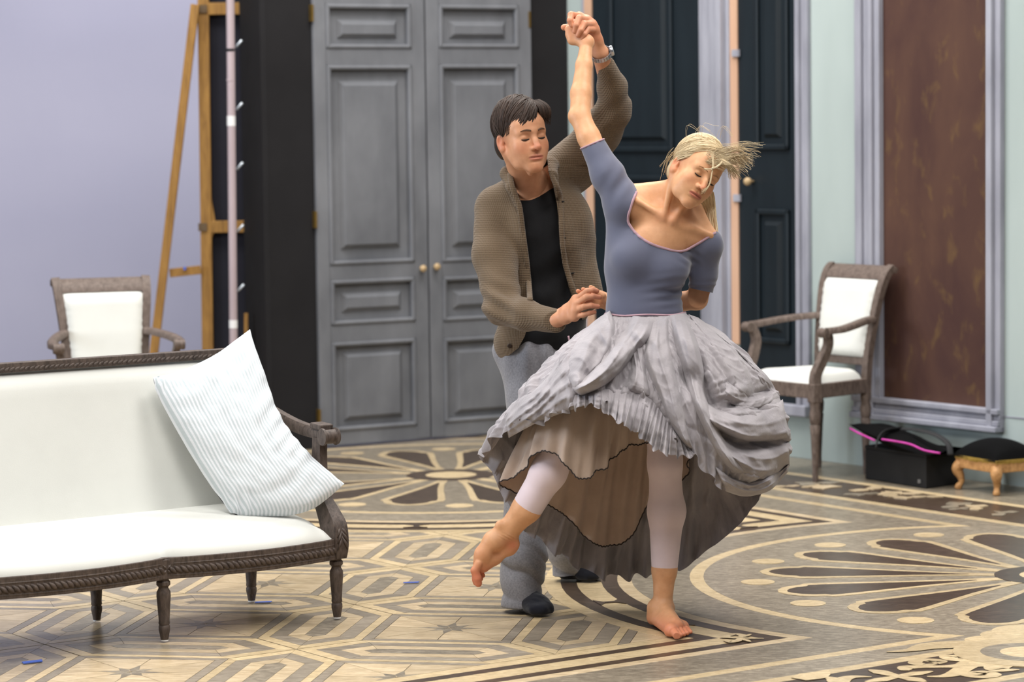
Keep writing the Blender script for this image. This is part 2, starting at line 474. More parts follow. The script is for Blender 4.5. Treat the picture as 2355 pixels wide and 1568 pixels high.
# blue marking tape
M_TAPE = plain('blue_tape', (70, 100, 190), 0.5, 6)
for px, py, L, w, a in ((606, 1384, 0.03, 0.010, 0.1), (75, 1521, 0.035, 0.016, 0.5), (946, 1339, 0.03, 0.008, 0.1)):
    p = G(px, py); d = Vector((math.cos(a), math.sin(a), 0)); s = Vector((-d.y, d.x, 0))
    t = obj('tape_mark', MB().prism([p + d * L + s * w, p - d * L * 0.9 + s * w * 0.7, p - d * L - s * w, p + d * L * 0.8 - s * w * 0.8], -0.001, 0.0012), M_TAPE)
    tag(t, 'small blue tape mark on the parquet ' + ('by a rear leg of the white sofa' if px == 606 else 'under the seat front of the white sofa' if px == 75 else 'between sofa leg and dancer foot'), 'tape', 'blue tape marks on the floor')

# ================================================================== WALLS
WC = Vector((0.317, 15.15, 0))                                   # corner where the two scenery walls meet
DC = Vector((-1.313, -0.78, 0)).normalized()                     # door wall, running left and nearer
NC = Vector((-DC.y, DC.x, 0)); NC = NC if NC.y < 0 else -NC
DR = Vector((1.345, -1.833, 0)).normalized()                     # mint wall, running right and nearer
NR = Vector((-DR.y, DR.x, 0)); NR = NR if NR.y < 0 else -NR
def sz(px, py, D, N, out=0.0):
    p = onplane(px, py, WC + N * out, N); return (p - WC).dot(D), p.z
def wbox(mb, D, N, s0, s1, z0, z1, o0, o1):
    """box on a wall: s along, z up, o out from the wall face"""
    c = WC + D * ((s0 + s1) / 2) + N * ((o0 + o1) / 2) + Vector((0, 0, (z0 + z1) / 2))
    R = Matrix((D, N, Vector((0, 0, 1)))).transposed()
    return mb.box(c, (abs(s1 - s0), abs(o1 - o0), abs(z1 - z0)), R)
def frust(mb, D, N, s0, s1, z0, z1, o0, o1, ins):
    """raised or sunk field with bevelled edge"""
    f = lambda s, z, o: WC + D * s + N * o + Vector((0, 0, z))
    a = [(s0, z0), (s1, z0), (s1, z1), (s0, z1)]; k = 1 if s1 > s0 else -1
    b = [(s0 + ins * k, z0 + ins), (s1 - ins * k, z0 + ins), (s1 - ins * k, z1 - ins), (s0 + ins * k, z1 - ins)]
    vs = [f(*p, o0) for p in a] + [f(*p, o1) for p in b]
    return mb.add(vs, [(4, 5, 6, 7), (0, 1, 5, 4), (1, 2, 6, 5), (2, 3, 7, 6), (3, 0, 4, 7)])
ZT = 3.1
M_BACK = NT('backdrop_cloth')
v_ = M_BACK.coord('Object', (0.3, 0.3, 0.6)); f_ = M_BACK.noise(v_, 1.2, 3)
M_BACK.col(M_BACK.ramp(f_, [(0.3, (178, 178, 202)), (0.7, (190, 189, 210))])); M_BACK.bump(M_BACK.noise(M_BACK.coord('Object', (4, 4, 1)), 1.5, 3), 0.12, 0.05)
M_BACK = M_BACK.done(0.85, 0.2)
M_BLACK = plain('black_masking_cloth', (28, 27, 29), 0.8, 3, 3.0, 0.1, 200, 0.25)
M_MINT = plain('mint_painted_canvas', (164, 176, 174), 0.85, 7, 1.8, 0.08, 60, 0.2, stretch=(1, 1, 0.35))
M_DOOR = plain('grey_painted_door', (106, 108, 113), 0.62, 17, 3.2, 0.25, 70, 0.35, stretch=(1, 1, 0.45))
M_TRIM = plain('grey_painted_moulding', (146, 147, 158), 0.6, 16, 7.0, 0.15, 80, 0.35, stretch=(1, 1, 0.25))
M_TEAL = plain('dark_teal_paint', (14, 25, 32), 0.5, 5, 4.0, 0.15, 50, 0.4, stretch=(2, 2, 0.3))
M_PEACH = plain('raw_peach_wood', (196, 158, 132), 0.75, 8, 4.0, stretch=(3, 3, 0.4))
M_BRASS = plain('dull_brass', (150, 122, 66), 0.35, 8, 20, metal=0.8)
M_KNOB = plain('turned_wood_knob', (176, 150, 112), 0.45, 10, 30)
M_TAN = wood('tan_timber', (156, 116, 58), (118, 84, 40), 0.6, (6, 6, 0.7), 8, 0.15)
t_ = NT('brown_damask_panel'); v_ = t_.coord('Object', (1, 1, 0.55))
c1_ = t_.ramp(t_.noise(v_, 2.2, 5, 0.6, 0.4), [(0.35, (66, 42, 38)), (0.62, (84, 58, 46))])
gm_ = t_.ramp(t_.noise(v_, 11, 3, 0.6, 0.3), [(0.56, (0, 0, 0)), (0.78, (170, 170, 170))])
t_.col(t_.mix(c1_, (128, 102, 52), gm_)); t_.bump(t_.noise(v_, 90, 2), 0.1, 0.003); M_DAMASK = t_.done(0.7, 0.3)

# far lavender backdrop, softly rippled
mb = MB(); P = []
for i in range(61):
    r = []
    for j in range(21):
        x = -4.6 + 4.4 * i / 60; zz = 0.0 + 3.6 * j / 20
        r.append((x, 16.6 + 0.008 * math.sin(x * 3.1 + 0.6 * zz) + 0.003 * math.sin(x * 9 + zz * 2), zz))
    P.append(r)
wall_back = obj('wall_back', mb.grid(P), M_BACK, smooth=True); tag(wall_back, kind='structure')

# black masking wall with the double door
sL = sz(724, 500, DC, NC)[0]; sG = sz(979, 500, DC, NC)[0]; sRt = sz(1221, 500, DC, NC)[0]; sK = sz(609, 300, DC, NC)[0]
wall_c = obj('wall_center', wbox(wbox(MB(), DC, NC, 0.0, sRt, 0, ZT, -0.06, -0.0), DC, NC, sL, sK, 0, ZT, -0.06, 0.0), M_BLACK)
tag(wall_c, kind='structure')
obj('lintel', wbox(MB(), DC, NC, sRt, sL, 2.62, ZT, -0.06, 0.0), M_BLACK, wall_c)
K = WC + DC * sK
K2 = K + Vector((-0.135, 0.36, 0))
d_ = (K2 - K).normalized(); obj('side_return', MB().bar(K + Vector((0, 0, ZT / 2)), K2 + Vector((0, 0, ZT / 2)), 0.03, ZT), M_BLACK, wall_c)
def door_leaf(nm, s0, s1, xs, inner, ys):
    """s0 left edge, s1 right edge (s grows to the left)"""
    d = root(nm, WC + DC * ((s0 + s1) / 2), kind='structure')
    zt = 2.6
    obj('core', wbox(MB(), DC, NC, s0, s1, 0.012, zt, -0.045, 0.0), M_DOOR, d)
    rects = []
    for (y0, y1, i0, i1) in ys:
        a = sz(xs[0], (y0 + y1) / 2, DC, NC)[0]; b = sz(xs[1], (y0 + y1) / 2, DC, NC)[0]
        xm = (xs[0] + xs[1]) / 2
        rects.append((a, b, sz(xm, y1, DC, NC)[1], sz(xm, y0, DC, NC)[1], sz(xm, i1, DC, NC)[1], sz(xm, i0, DC, NC)[1]))
    a0 = sum(r[0] for r in rects) / 4; b0 = sum(r[1] for r in rects) / 4
    obj('stile', wbox(MB(), DC, NC, s0, a0, 0.012, zt, 0, 0.026), M_DOOR, d, bevel=0.004)
    obj('stile', wbox(MB(), DC, NC, b0, s1, 0.012, zt, 0, 0.026), M_DOOR, d, bevel=0.004)
    zs = [zt] + [v for r in rects for v in (r[3], r[2])] + [0.012]
    for k in range(0, len(zs), 2):
        obj('rail', wbox(MB(), DC, NC, a0, b0, zs[k + 1], zs[k], 0, 0.0258), M_DOOR, d)
    for r in rects:
        w = a0 - b0; ins = 0.145 * w
        for (q0, q1, w0, w1) in ((a0, b0, r[3] - 0.024, r[3]), (a0, b0, r[2], r[2] + 0.024), (a0, a0 - 0.024, r[2], r[3]), (b0 + 0.024, b0, r[2], r[3])):
            obj('moulding', wbox(MB(), DC, NC, q0, q1, w0, w1, 0, 0.034), M_DOOR, d, bevel=0.010)
        obj('panel', frust(MB(), DC, NC, b0 + ins, a0 - ins, r[4], r[5], 0.0, 0.022, 0.026), M_DOOR, d)
    return d
ys = [(10, 113, 45, 90), (150, 607, 185, 572), (640, 744, 670, 716), (782, 986, 806, 964)]
D1 = door_leaf('door_1', sL, sG + 0.004, (752, 947), None, ys)
ys2 = [(12, 112, 48, 90), (148, 600, 184, 565), (632, 735, 664, 708), (772, 966, 796, 948)]
D2 = door_leaf('door_2', sG - 0.004, sRt, (1010, 1193), None, ys2)
for d, px, py in ((D1, 968, 617), (D2, 1000, 613)):
    p = onplane(px, py, WC + NC * 0.03, NC); Rk = NC.to_track_quat('Z', 'Y').to_matrix()
    kb = obj('knob', MB().lathe([(0.006, 0), (0.007, 0.012), (0.016, 0.02), (0.019, 0.03), (0.015, 0.04), (0.004, 0.044)], p - NC * 0.004, 16, Rk), M_KNOB, d, smooth=True)
for d, l in ((D1, ((716, 30), (724, 505), (733, 960))), (D2, ((1215, 45),))):
    for px, py in l:
        p = onplane(px, py, WC + NC * 0.015, NC)
        obj('hinge', MB().box(p, (0.012, 0.03, 0.085), Matrix((DC, NC, Vector((0, 0, 1)))).transposed()), M_BRASS, d)

# mint scenery wall on the right
sEnd = 4.6
wall_r = obj('wall_right', wbox(MB(), DR, NR, 0.0, sEnd, 0, ZT, -0.05, 0.0), M_MINT); tag(wall_r, kind='structure')
S = lambda px, py=450: sz(px, py, DR, NR)[0]
def zat(px, py): return sz(px, py, DR, NR)[1]
def vstrip(name, x0, x1, mat, o0, o1, z0, z1, parent=wall_r, y=450, bevel=0.0):
    return obj(name, wbox(MB(), DR, NR, S(x0, y), S(x1, y), z0, z1, o0, o1), mat, parent, bevel=bevel)
zb_d = zat(1828, 928)                       # bottom of the framed doors
zb_p = zat(2160, 925); zo_p = zat(2160, 977)
vstrip('joint_strip', 1346, 1352, M_TRIM, 0, 0.012, zb_d, ZT)
vstrip('peach_strip', 1352, 1369, M_PEACH, 0, 0.014, zat(1370, 800), ZT)
def teal_leaf(nm, x0, x1, panels, knob=None):
    d = root(nm, WC + DR * ((S(x0) + S(x1)) / 2), kind='structure')
    obj('core', wbox(MB(), DR, NR, S(x0), S(x1), zb_d, ZT, 0, 0.012), M_TEAL, d)
    for (a, b, y0, y1) in panels:
        z1, z0 = zat((a + b) / 2, y0), zat((a + b) / 2, y1); sa, sb = S(a), S(b)
        for (q0, q1, w0, w1) in ((sa, sb, z1 - 0.03, z1), (sa, sb, z0, z0 + 0.03), (sa, sa + 0.03, z0, z1), (sb - 0.03, sb, z0, z1)):
            obj('moulding', wbox(MB(), DR, NR, q0, q1, w0, w1, 0.012, 0.03), M_TEAL, d, bevel=0.008)
        obj('panel', frust(MB(), DR, NR, sa + 0.06, sb - 0.06, z0 + 0.06, z1 - 0.06, 0.012, 0.03, 0.02), M_TEAL, d)
    if knob:
        p = onplane(*knob, WC + NR * 0.012, NR); Rk = NR.to_track_quat('Z', 'Y').to_matrix()
        obj('knob', MB().lathe([(0.006, 0), (0.008, 0.02), (0.019, 0.03), (0.021, 0.042), (0.015, 0.053), (0.004, 0.056)], p, 16, Rk), M_KNOB, d, smooth=True)
    return d
teal_leaf('door_3', 1371, 1616, [(1412, 1556, -700, 350), (1412, 1556, 402, 800)])
teal_leaf('door_4', 1704, 1842, [(1745, 1822, -700, 345), (1745, 1822, 480, 790)], (1733, 417))
for x0, x1, o, m in ((1616, 1628, 0.02, M_TRIM), (1628, 1650, 0.035, M_TRIM), (1650, 1668, 0.05, M_TRIM), (1668, 1680, 0.062, M_TRIM), (1680, 1688, 0.03, M_TRIM)):
    vstrip('frame_moulding', x0, x1, m, 0, o, zb_d - 0.03, ZT, bevel=0.004)
pst = vstrip('peach_strip', 1688, 1704, M_PEACH, 0, 0.02, zat(1695, 790), ZT)
for yy in (122, 455):
    p = onplane(1692 if yy < 200 else 1695, yy, WC + NR * 0.024, NR)
    obj('strap_hinge', MB().box(p, (0.05, 0.012, 0.035), Matrix((DR, NR, Vector((0, 0, 1)))).transposed()), M_TRIM, wall_r)
for x0, x1, o, m in ((1842, 1851, 0.04, M_TRIM), (1851, 1866, 0.024, M_TRIM)):
    vstrip('frame_moulding', x0, x1, m, 0, o, zb_d - 0.05, ZT, bevel=0.004)
obj('frame_sill', wbox(MB(), DR, NR, S(1371), S(1866), zb_d - 0.055, zb_d, 0, 0.05), M_TRIM, wall_r, bevel=0.006)
# framed damask panel
obj('damask_panel', wbox(MB(), DR, NR, S(2030), S(2286), zb_p, ZT, 0, 0.006), M_DAMASK, wall_r)
for x0, x1, o, m in ((1972, 1984, 0.02, M_TRIM), (1984, 1996, 0.045, M_TRIM), (1996, 2013, 0.03, M_TRIM), (2013, 2022, 0.05, M_TRIM), (2022, 2034, 0.034, M_TRIM), (2284, 2297, 0.05, M_TRIM), (2297, 2311, 0.03, M_TRIM)):
    vstrip('frame_moulding', x0, x1, m, 0, o, zb_p - 0.005 if x0 in (2022,) else zo_p, ZT, bevel=0.004)
n_ = 4; hz = (zb_p - zo_p) / n_
for k, (o, m) in enumerate(((0.05, M_TRIM), (0.034, M_TRIM), (0.045, M_TRIM), (0.062, M_TRIM))):
    obj('frame_moulding', wbox(MB(), DR, NR, S(1972), S(2311), zb_p - hz * (k + 1), zb_p - hz * k, 0, o), m, wall_r, bevel=0.005)
obj('base_joint', wbox(MB(), DR, NR, S(2311), sEnd, zat(2340, 962), zat(2340, 962) + 0.006, -0.01, 0.003), M_TRIM, wall_r)
# ================================================================== SOFA
M_SWOOD = wood('dark_limed_wood', (92, 80, 73), (54, 45, 41), 0.55, (9, 9, 3), 9, 0.4)
M_CREAM = plain('cream_upholstery', (213, 214, 209), 0.8, 4, 3.0, 0.06, 260, 0.25, 0.15)
M_GLIDE = plain('white_glide', (225, 225, 225), 0.4, 4)
SA = Vector((0.815, 0.579, 0)).normalized(); SF = Vector((0.579, -0.815, 0)).normalized()
SR0 = Vector((-0.591, 9.363, 0))
def SP(u, w, z): return SR0 + SA * u - SF * w + Vector((0, 0, z))
BAY = 0.653; NBAY = 3; ULEFT = -BAY * NBAY
sofa = root('sofa', SP(ULEFT / 2, 0.25, 0), 'long cream upholstered sofa with carved dark wood frame and turned legs', 'sofa')
LEGP = [(0.0125, 0.004), (0.015, 0.02), (0.0185, 0.036), (0.0185, 0.048), (0.016, 0.052), (0.0185, 0.058), (0.0175, 0.066), (0.0205, 0.11), (0.0232, 0.146), (0.0225, 0.160), (0.0165, 0.170), (0.0160, 0.176), (0.0225, 0.182), (0.0225, 0.192), (0.018, 0.197), (0.018, 0.206)]
def turned_leg(p, par, kz=1.0, kr=1.0, flutes=True):
    n = 24; vs = []; fs = []
    for r, zz in LEGP:
        for k in range(n):
            a = 2 * math.pi * k / n
            fl = 1 - (0.10 if (flutes and 0.06 < zz < 0.165 and k % 3 == 0) else 0)
            vs.append((p[0] + r * kr * fl * math.cos(a), p[1] + r * kr * fl * math.sin(a), p[2] + zz * kz))
    m = len(LEGP)
    for i in range(m - 1):
        for k in range(n): fs.append((i * n + k, i * n + (k + 1) % n, (i + 1) * n + (k + 1) % n, (i + 1) * n + k))
    fs.append(tuple(range(n))[::-1])
    l = obj('leg', (vs, fs), M_SWOOD, par, smooth=True, auto=40)
    obj('glide', MB().lathe([(0.0125 * kr, 0.0), (0.0125 * kr, 0.005)], p, 16), M_GLIDE, l)
    return l
def bow(u):
    """plan of the front rail: every bay bows outwards between the legs"""
    t = (-u / BAY) % 1.0
    return -0.055 * math.sin(math.pi * t) ** 0.8 if 1e-6 < t < 1 - 1e-6 else 0.0
for k in range(NBAY + 1):
    turned_leg(SP(-BAY * k, 0.012, 0), sofa)
    uu = -BAY * k + (-0.055 if k == 0 else 0.055 if k == NBAY else 0)
    turned_leg(SP(uu, 0.485, 0), sofa, flutes=False)
    Rb = Matrix((SA, -SF, Vector((0, 0, 1)))).transposed()
    blk = obj('leg_block', MB().box(SP(-BAY * k, 0.012, 0.2345), (0.05, 0.05, 0.064), Rb), M_SWOOD, sofa, bevel=0.003)
    ros = MB()
    for q in range(4):
        a = math.pi / 4 + q * math.pi / 2
        c = SP(-BAY * k, -0.0145, 0.2345) + SA * 0.011 * math.cos(a) + Vector((0, 0, 0.011 * math.sin(a)))
        dd = SA * math.cos(a) + Vector((0, 0, math.sin(a))); ss = SA * -math.sin(a) + Vector((0, 0, math.cos(a)))
        ros.add([c - dd * 0.01, c + ss * 0.005, c + dd * 0.011, c - ss * 0.005, c + SF * 0.005], [(0, 1, 4), (1, 2, 4), (2, 3, 4), (3, 0, 4)])
    obj('rosette', ros, M_SWOOD, blk)
def rail_path(n=24, z=0.235, off=0.0, k=None):
    return [SP(-BAY * k - BAY * t / n, bow(-BAY * k - BAY * t / n) - off, z) for t in range(n + 1)]
for k in range(NBAY):
    obj('front_rail', MB().sweep(rail_path(24, 0.236, -0.012, k), [(-0.018, -0.034), (0.012, -0.034), (0.012, 0.026), (0.018, 0.028), (0.018, 0.036), (-0.018, 0.036)]), M_SWOOD, sofa, bevel=0.003)
    rope = MB(); N = 34
    pth = rail_path(N * 3, 0.232, 0.006, k)
    for q in range(1, N):
        c = Vector(pth[q * 3]); t = (Vector(pth[q * 3 + 1]) - Vector(pth[q * 3 - 1])).normalized()
        ax = (t * 0.75 + Vector((0, 0, 0.66))).normalized()
        rope.tube([c - ax * 0.018, c - ax * 0.010, c, c + ax * 0.010, c + ax * 0.018], [0.002, 0.0065, 0.0085, 0.0065, 0.002], 6)
    obj('carved_rope', rope, M_SWOOD, sofa, smooth=True)
    for zz in (0.214, 0.252):
        obj('bead', MB().tube(rail_path(24, zz, 0.004, k), 0.004, 6), M_SWOOD, sofa, smooth=True)
for e, uu in ((0, 0.0), (1, ULEFT)):
    obj('side_rail', MB().bar(SP(uu, 0.02, 0.235), SP(uu + (-0.05 if e == 0 else 0.05), 0.50, 0.235), 0.03, 0.07), M_SWOOD, sofa, bevel=0.003)
obj('back_rail', MB().bar(SP(0, 0.49, 0.235), SP(ULEFT, 0.49, 0.235), 0.03, 0.07), M_SWOOD, sofa)
# seat cushion: one long upholstered seat, front edge following the bows
P = []
for i in range(97):
    u = -0.022 + (ULEFT + 0.044) * i / 96; row = []
    ed = min(i, 96 - i) / 5.0; ed = min(1.0, ed); ed = math.sqrt(max(0, 1 - (1 - ed) ** 2))
    t = (-u / BAY) % 1.0; tuck = math.exp(-((min(t, 1 - t)) * BAY / 0.03) ** 2) if 0.3 < -u / BAY < NBAY - 0.3 else 0
    for j in range(25):
        v = j / 24
        if v < 0.3:
            a = v / 0.3 * math.pi / 2
            w = bow(u) + 0.014 - 0.022 * math.cos(a) * 0 - 0.016 * math.cos(a) + 0.07 * (1 - math.cos(a)) ; zz = 0.262 + (0.050 + 0.012 * ed) * math.sin(a)
        else:
            q = (v - 0.3) / 0.7; w = lerp(bow(u) + 0.084, 0.50, q); zz = 0.312 + 0.012 * ed + 0.040 * math.sin(math.pi * min(1, q * 1.05 + 0.12) * 0.62)
        zz = 0.262 + (zz - 0.262) * (0.35 + 0.65 * ed)
        zz -= 0.010 * tuck * max(0, 1 - v * 1.7); w += 0.010 * tuck * max(0, 1 - v * 2)
        zz += 0.0022 * tuck * math.sin(u * 420) * (1 - v)
        row.append(SP(u, w, zz))
    P.append(row)
obj('seat_cushion', MB().grid(P), M_CREAM, sofa, smooth=True)
# reclining back: cream pad inside a carved frame
def backp(u, t, off=0.0):
    w = lerp(0.452, 0.575, t) - off; return SP(u, w, lerp(0.30, 0.862, t))
P = []
for i in range(61):
    u = -0.04 + (ULEFT + 0.08) * i / 60; row = []
    ex = min(1, min(i, 60 - i) / 4)
    for j in range(21):
        t = j / 20; ey = min(1, (1 - t) * 9)
        puff = 0.045 * math.sqrt(max(0, 1 - (1 - ex) ** 2)) * math.sqrt(max(0, 1 - (1 - ey) ** 2))
        row.append(backp(u, t * 0.965, puff * (1 - 0.25 * t)))
    P.append(row)
obj('back_cushion', MB().grid(P), M_CREAM, sofa, smooth=True)
obj('back_panel', MB().add([backp(-0.02, 0, -0.03), backp(ULEFT + 0.02, 0, -0.03), backp(ULEFT + 0.02, 1, -0.03), backp(-0.02, 1, -0.03)], [(0, 1, 2, 3)]), M_CREAM, sofa)
tr = [backp(lerp(0.005, ULEFT - 0.005, k / 40), 1.0) for k in range(41)]
obj('top_rail', MB().sweep(tr, [(-0.022, -0.016), (0.014, -0.016), (0.014, 0.008), (0.020, 0.010), (0.020, 0.017), (-0.022, 0.017)], up=(0, 0, 1)), M_SWOOD, sofa, bevel=0.003)
rope = MB()
N = 108
for q in range(1, N):
    u = lerp(0, ULEFT, q / N); c = backp(u, 0.993, 0.020); ax = (SA * 0.8 + Vector((0, 0, 0.45))).normalized()
    rope.tube([c - ax * 0.013, c - ax * 0.007, c, c + ax * 0.007, c + ax * 0.013], [0.0015, 0.0045, 0.0058, 0.0045, 0.0015], 6)
obj('carved_rope', rope, M_SWOOD, sofa, smooth=True)
for e in (0, 1):
    sg = 1 if e == 0 else -1; u0 = 0.0 if e == 0 else ULEFT
    obj('back_post', MB().bar(SP(u0 - 0.015 * sg, 0.475, 0.22), backp(u0 - 0.005 * sg, 1.0), 0.034, 0.034, up=SA, ext=0.012), M_SWOOD, sofa, bevel=0.004)
    arm = [(0.545, 0.690), (0.46, 0.672), (0.36, 0.648), (0.27, 0.630), (0.19, 0.620), (0.12, 0.616), (0.075, 0.615)]
    obj('arm', MB().sweep([SP(u0 + 0.012 * sg * (1 - a[0]), a[0], a[1]) for a in spline(arm, 5)], [(-0.019, -0.02), (0.019, -0.02), (0.021, 0.004), (0.012, 0.018), (-0.012, 0.018), (-0.021, 0.004)]), M_SWOOD, sofa, smooth=True, auto=50)
    sc_ = obj('arm_scroll', MB().lathe([(0.004, -0.031), (0.028, -0.030), (0.030, -0.024), (0.024, -0.020), (0.024, 0.020), (0.030, 0.024), (0.028, 0.030), (0.004, 0.031)], SP(u0 + 0.012 * sg, 0.062, 0.606), 24, SA.to_track_quat('Z', 'Y').to_matrix()), M_SWOOD, sofa, smooth=True, auto=40)
    obj('scroll_cap', MB().bar(SP(u0 + 0.012 * sg, 0.075, 0.636), SP(u0 + 0.012 * sg, 0.145, 0.64), 0.052, 0.02), M_SWOOD, sc_, bevel=0.005)
    sup = spline([(0.105, 0.60), (0.108, 0.52), (0.106, 0.45), (0.088, 0.39), (0.052, 0.345), (0.022, 0.305), (0.010, 0.26), (0.011, 0.205)], 5)
    wid = np.interp(np.linspace(0, 1, len(sup)), [0, 0.35, 0.5, 0.72, 0.9, 1], [0.020, 0.022, 0.028, 0.037, 0.034, 0.028])
    mb = MB(); path = [SP(u0 + 0.004 * sg, a[0], a[1]) for a in sup]
    mb.sweep(path, [(-1, -1), (1, -1), (1, -0.2), (0.7, 1), (-0.7, 1), (-1, -0.2)], up=SF, scale=list(wid))
    su = obj('arm_support', mb, M_SWOOD, sofa, smooth=True, auto=45)
    lf = MB()
    for s_ in (-1, 1):
        for q in range(6):
            i0 = 18 + q * 2
            c = path[i0] + SF * wid[i0] * 1.0; c2 = path[i0 + 4 if i0 + 4 < len(path) else -1] + SF * wid[min(i0 + 4, len(path) - 1)] * 1.02
            lf.tube([c, (c + c2) / 2 + SA * s_ * 0.010 + SF * 0.003, c2 + SA * s_ * 0.019 - Vector((0, 0, 0.002))], [0.002, 0.006, 0.002], 5)
    obj('carved_leaf', lf, M_SWOOD, su, smooth=True)

# ================================================================== STRIPED PILLOW
t_ = NT('striped_ticking'); uvn = t_.n('UVMap'); sx_ = t_.n('SeparateXYZ'); t_.l(uvn.outputs['UV'], sx_.inputs[0])
wv = t_.n('Math', operation='MULTIPLY'); wv.inputs[1].default_value = 31.0; t_.l(sx_.outputs[0], wv.inputs[0])
fr_ = t_.n('Math', operation='PINGPONG'); fr_.inputs[1].default_value = 0.5; t_.l(wv.outputs[0], fr_.inputs[0])
t_.col(t_.ramp(fr_.outputs[0], [(0.19, (224, 227, 232)), (0.31, (192, 201, 205))])); t_.bump(t_.noise(t_.coord('UV', (1, 1, 1)), 9, 4), 0.25, 0.02)
M_TICK = t_.done(0.85, 0.2)
pt = SP(-0.03, 0.475, 0.0); cT = Vector((pt.x, pt.y, 0.945))
pcs = [W(352, 866, SP(-0.40, 0.435, 0).y), W(575, 757, SP(-0.03, 0.47, 0).y), W(792, 1112, SP(0.05, -0.02, 0).y), W(548, 1184, SP(-0.25, 0.16, 0).y)]
EDGES = dict(top=[(352, 868), (400, 857), (450, 838), (500, 812), (540, 783), (575, 757)], bottom=[(530, 1178), (560, 1188), (600, 1187), (660, 1186), (715, 1172), (755, 1145), (792, 1112)],
             left=[(352, 868), (362, 905), (390, 960), (430, 1030), (480, 1110), (530, 1178)], right=[(575, 757), (588, 805), (612, 880), (634, 945), (668, 1002), (725, 1060), (792, 1112)])
def pillow_mesh(cs, thick, n=56):
    """sheet spanned between four traced edges, puffed both ways"""
    A, B, C, D = cs
    nrm = (B - A).cross(D - A).normalized(); nrm = nrm if nrm.y < 0 else -nrm
    ed = {}
    for k, l in EDGES.items():
        q = np.array(spline(l, 10)); d = np.r_[0, np.cumsum(np.hypot(*np.diff(q, axis=0).T))]; ed[k] = (q, d / d[-1])
    ev = lambda k, t: np.array([np.interp(t, ed[k][1], ed[k][0][:, 0]), np.interp(t, ed[k][1], ed[k][0][:, 1])])
    Q = {k: ev(k, 0) for k in ed}; c00, c10, c01, c11 = ev('top', 0), ev('top', 1), ev('bottom', 0), ev('bottom', 1)
    vs, fs, uvs = [], [], []
    for side in (1, -1):
        b0 = len(vs)
        for i in range(n + 1):
            for j in range(n + 1):
                s, t = i / n, j / n
                q = (1 - t) * ev('top', s) + t * ev('bottom', s) + (1 - s) * ev('left', t) + s * ev('right', t) - ((1 - s) * (1 - t) * c00 + s * (1 - t) * c10 + (1 - s) * t * c01 + s * t * c11)
                Yd = A.y * (1 - s) * (1 - t) + B.y * s * (1 - t) + D.y * (1 - s) * t + C.y * s * t
                p = W(q[0], q[1], Yd)
                e = (4 * s * (1 - s)) ** 0.45 * (4 * t * (1 - t)) ** 0.45
                nv = Vector((s * 5.0, t * 5.5, 3.1 * side))
                w = (mnoise.noise(nv) * 0.6 + mnoise.noise(nv * 2.3) * 0.4) * 0.014 * min(1, e * 1.6)
                cr_ = math.exp(-((s - 0.93) / 0.22) ** 2) * math.sin(t * 66 + s * 9 + 2 * math.sin(t * 9)) * 0.0055 * (0.3 + math.exp(-((t - 0.55) / 0.22) ** 2)) * min(1, e * 2)
                cr2 = math.exp(-(((s - 0.10) / 0.16) ** 2 + ((t - 0.95) / 0.10) ** 2)) * math.sin(s * 70 + t * 30) * 0.008
                cr3 = math.exp(-(((s - 0.04) / 0.06) ** 2 + ((t - 0.05) / 0.06) ** 2)) * math.sin(s * 90 + t * 60) * 0.008
                cr4 = -0.010 * math.exp(-((t - 0.80 - 0.10 * (1 - s)) / 0.035) ** 2) * min(1, s * 2) * e
                vs.append(p + nrm * side * (thick * (1 if side > 0 else 0.35) * e + (w + cr_ + cr2 + cr3 + cr4) * (1 if side > 0 else 0.4)))
                uvs.append((s, t))
        for i in range(n):
            for j in range(n):
                a = b0 + i * (n + 1) + j; f = (a, a + 1, a + n + 2, a + n + 1)
                fs.append(f if side < 0 else f[::-1])
    return vs, fs, uvs
vs, fs, uvs = pillow_mesh(pcs, 0.098)
pil = obj('pillow', (vs, fs), M_TICK, smooth=True)
uvl = pil.data.uv_layers.new(name='UVMap')
li = np.zeros(len(pil.data.loops), np.int32); pil.data.loops.foreach_get('vertex_index', li)
uvl.data.foreach_set('uv', np.array(uvs, np.float32)[li].ravel())
tag(pil, 'blue and white striped pillow leaning in the corner of the sofa', 'pillow')

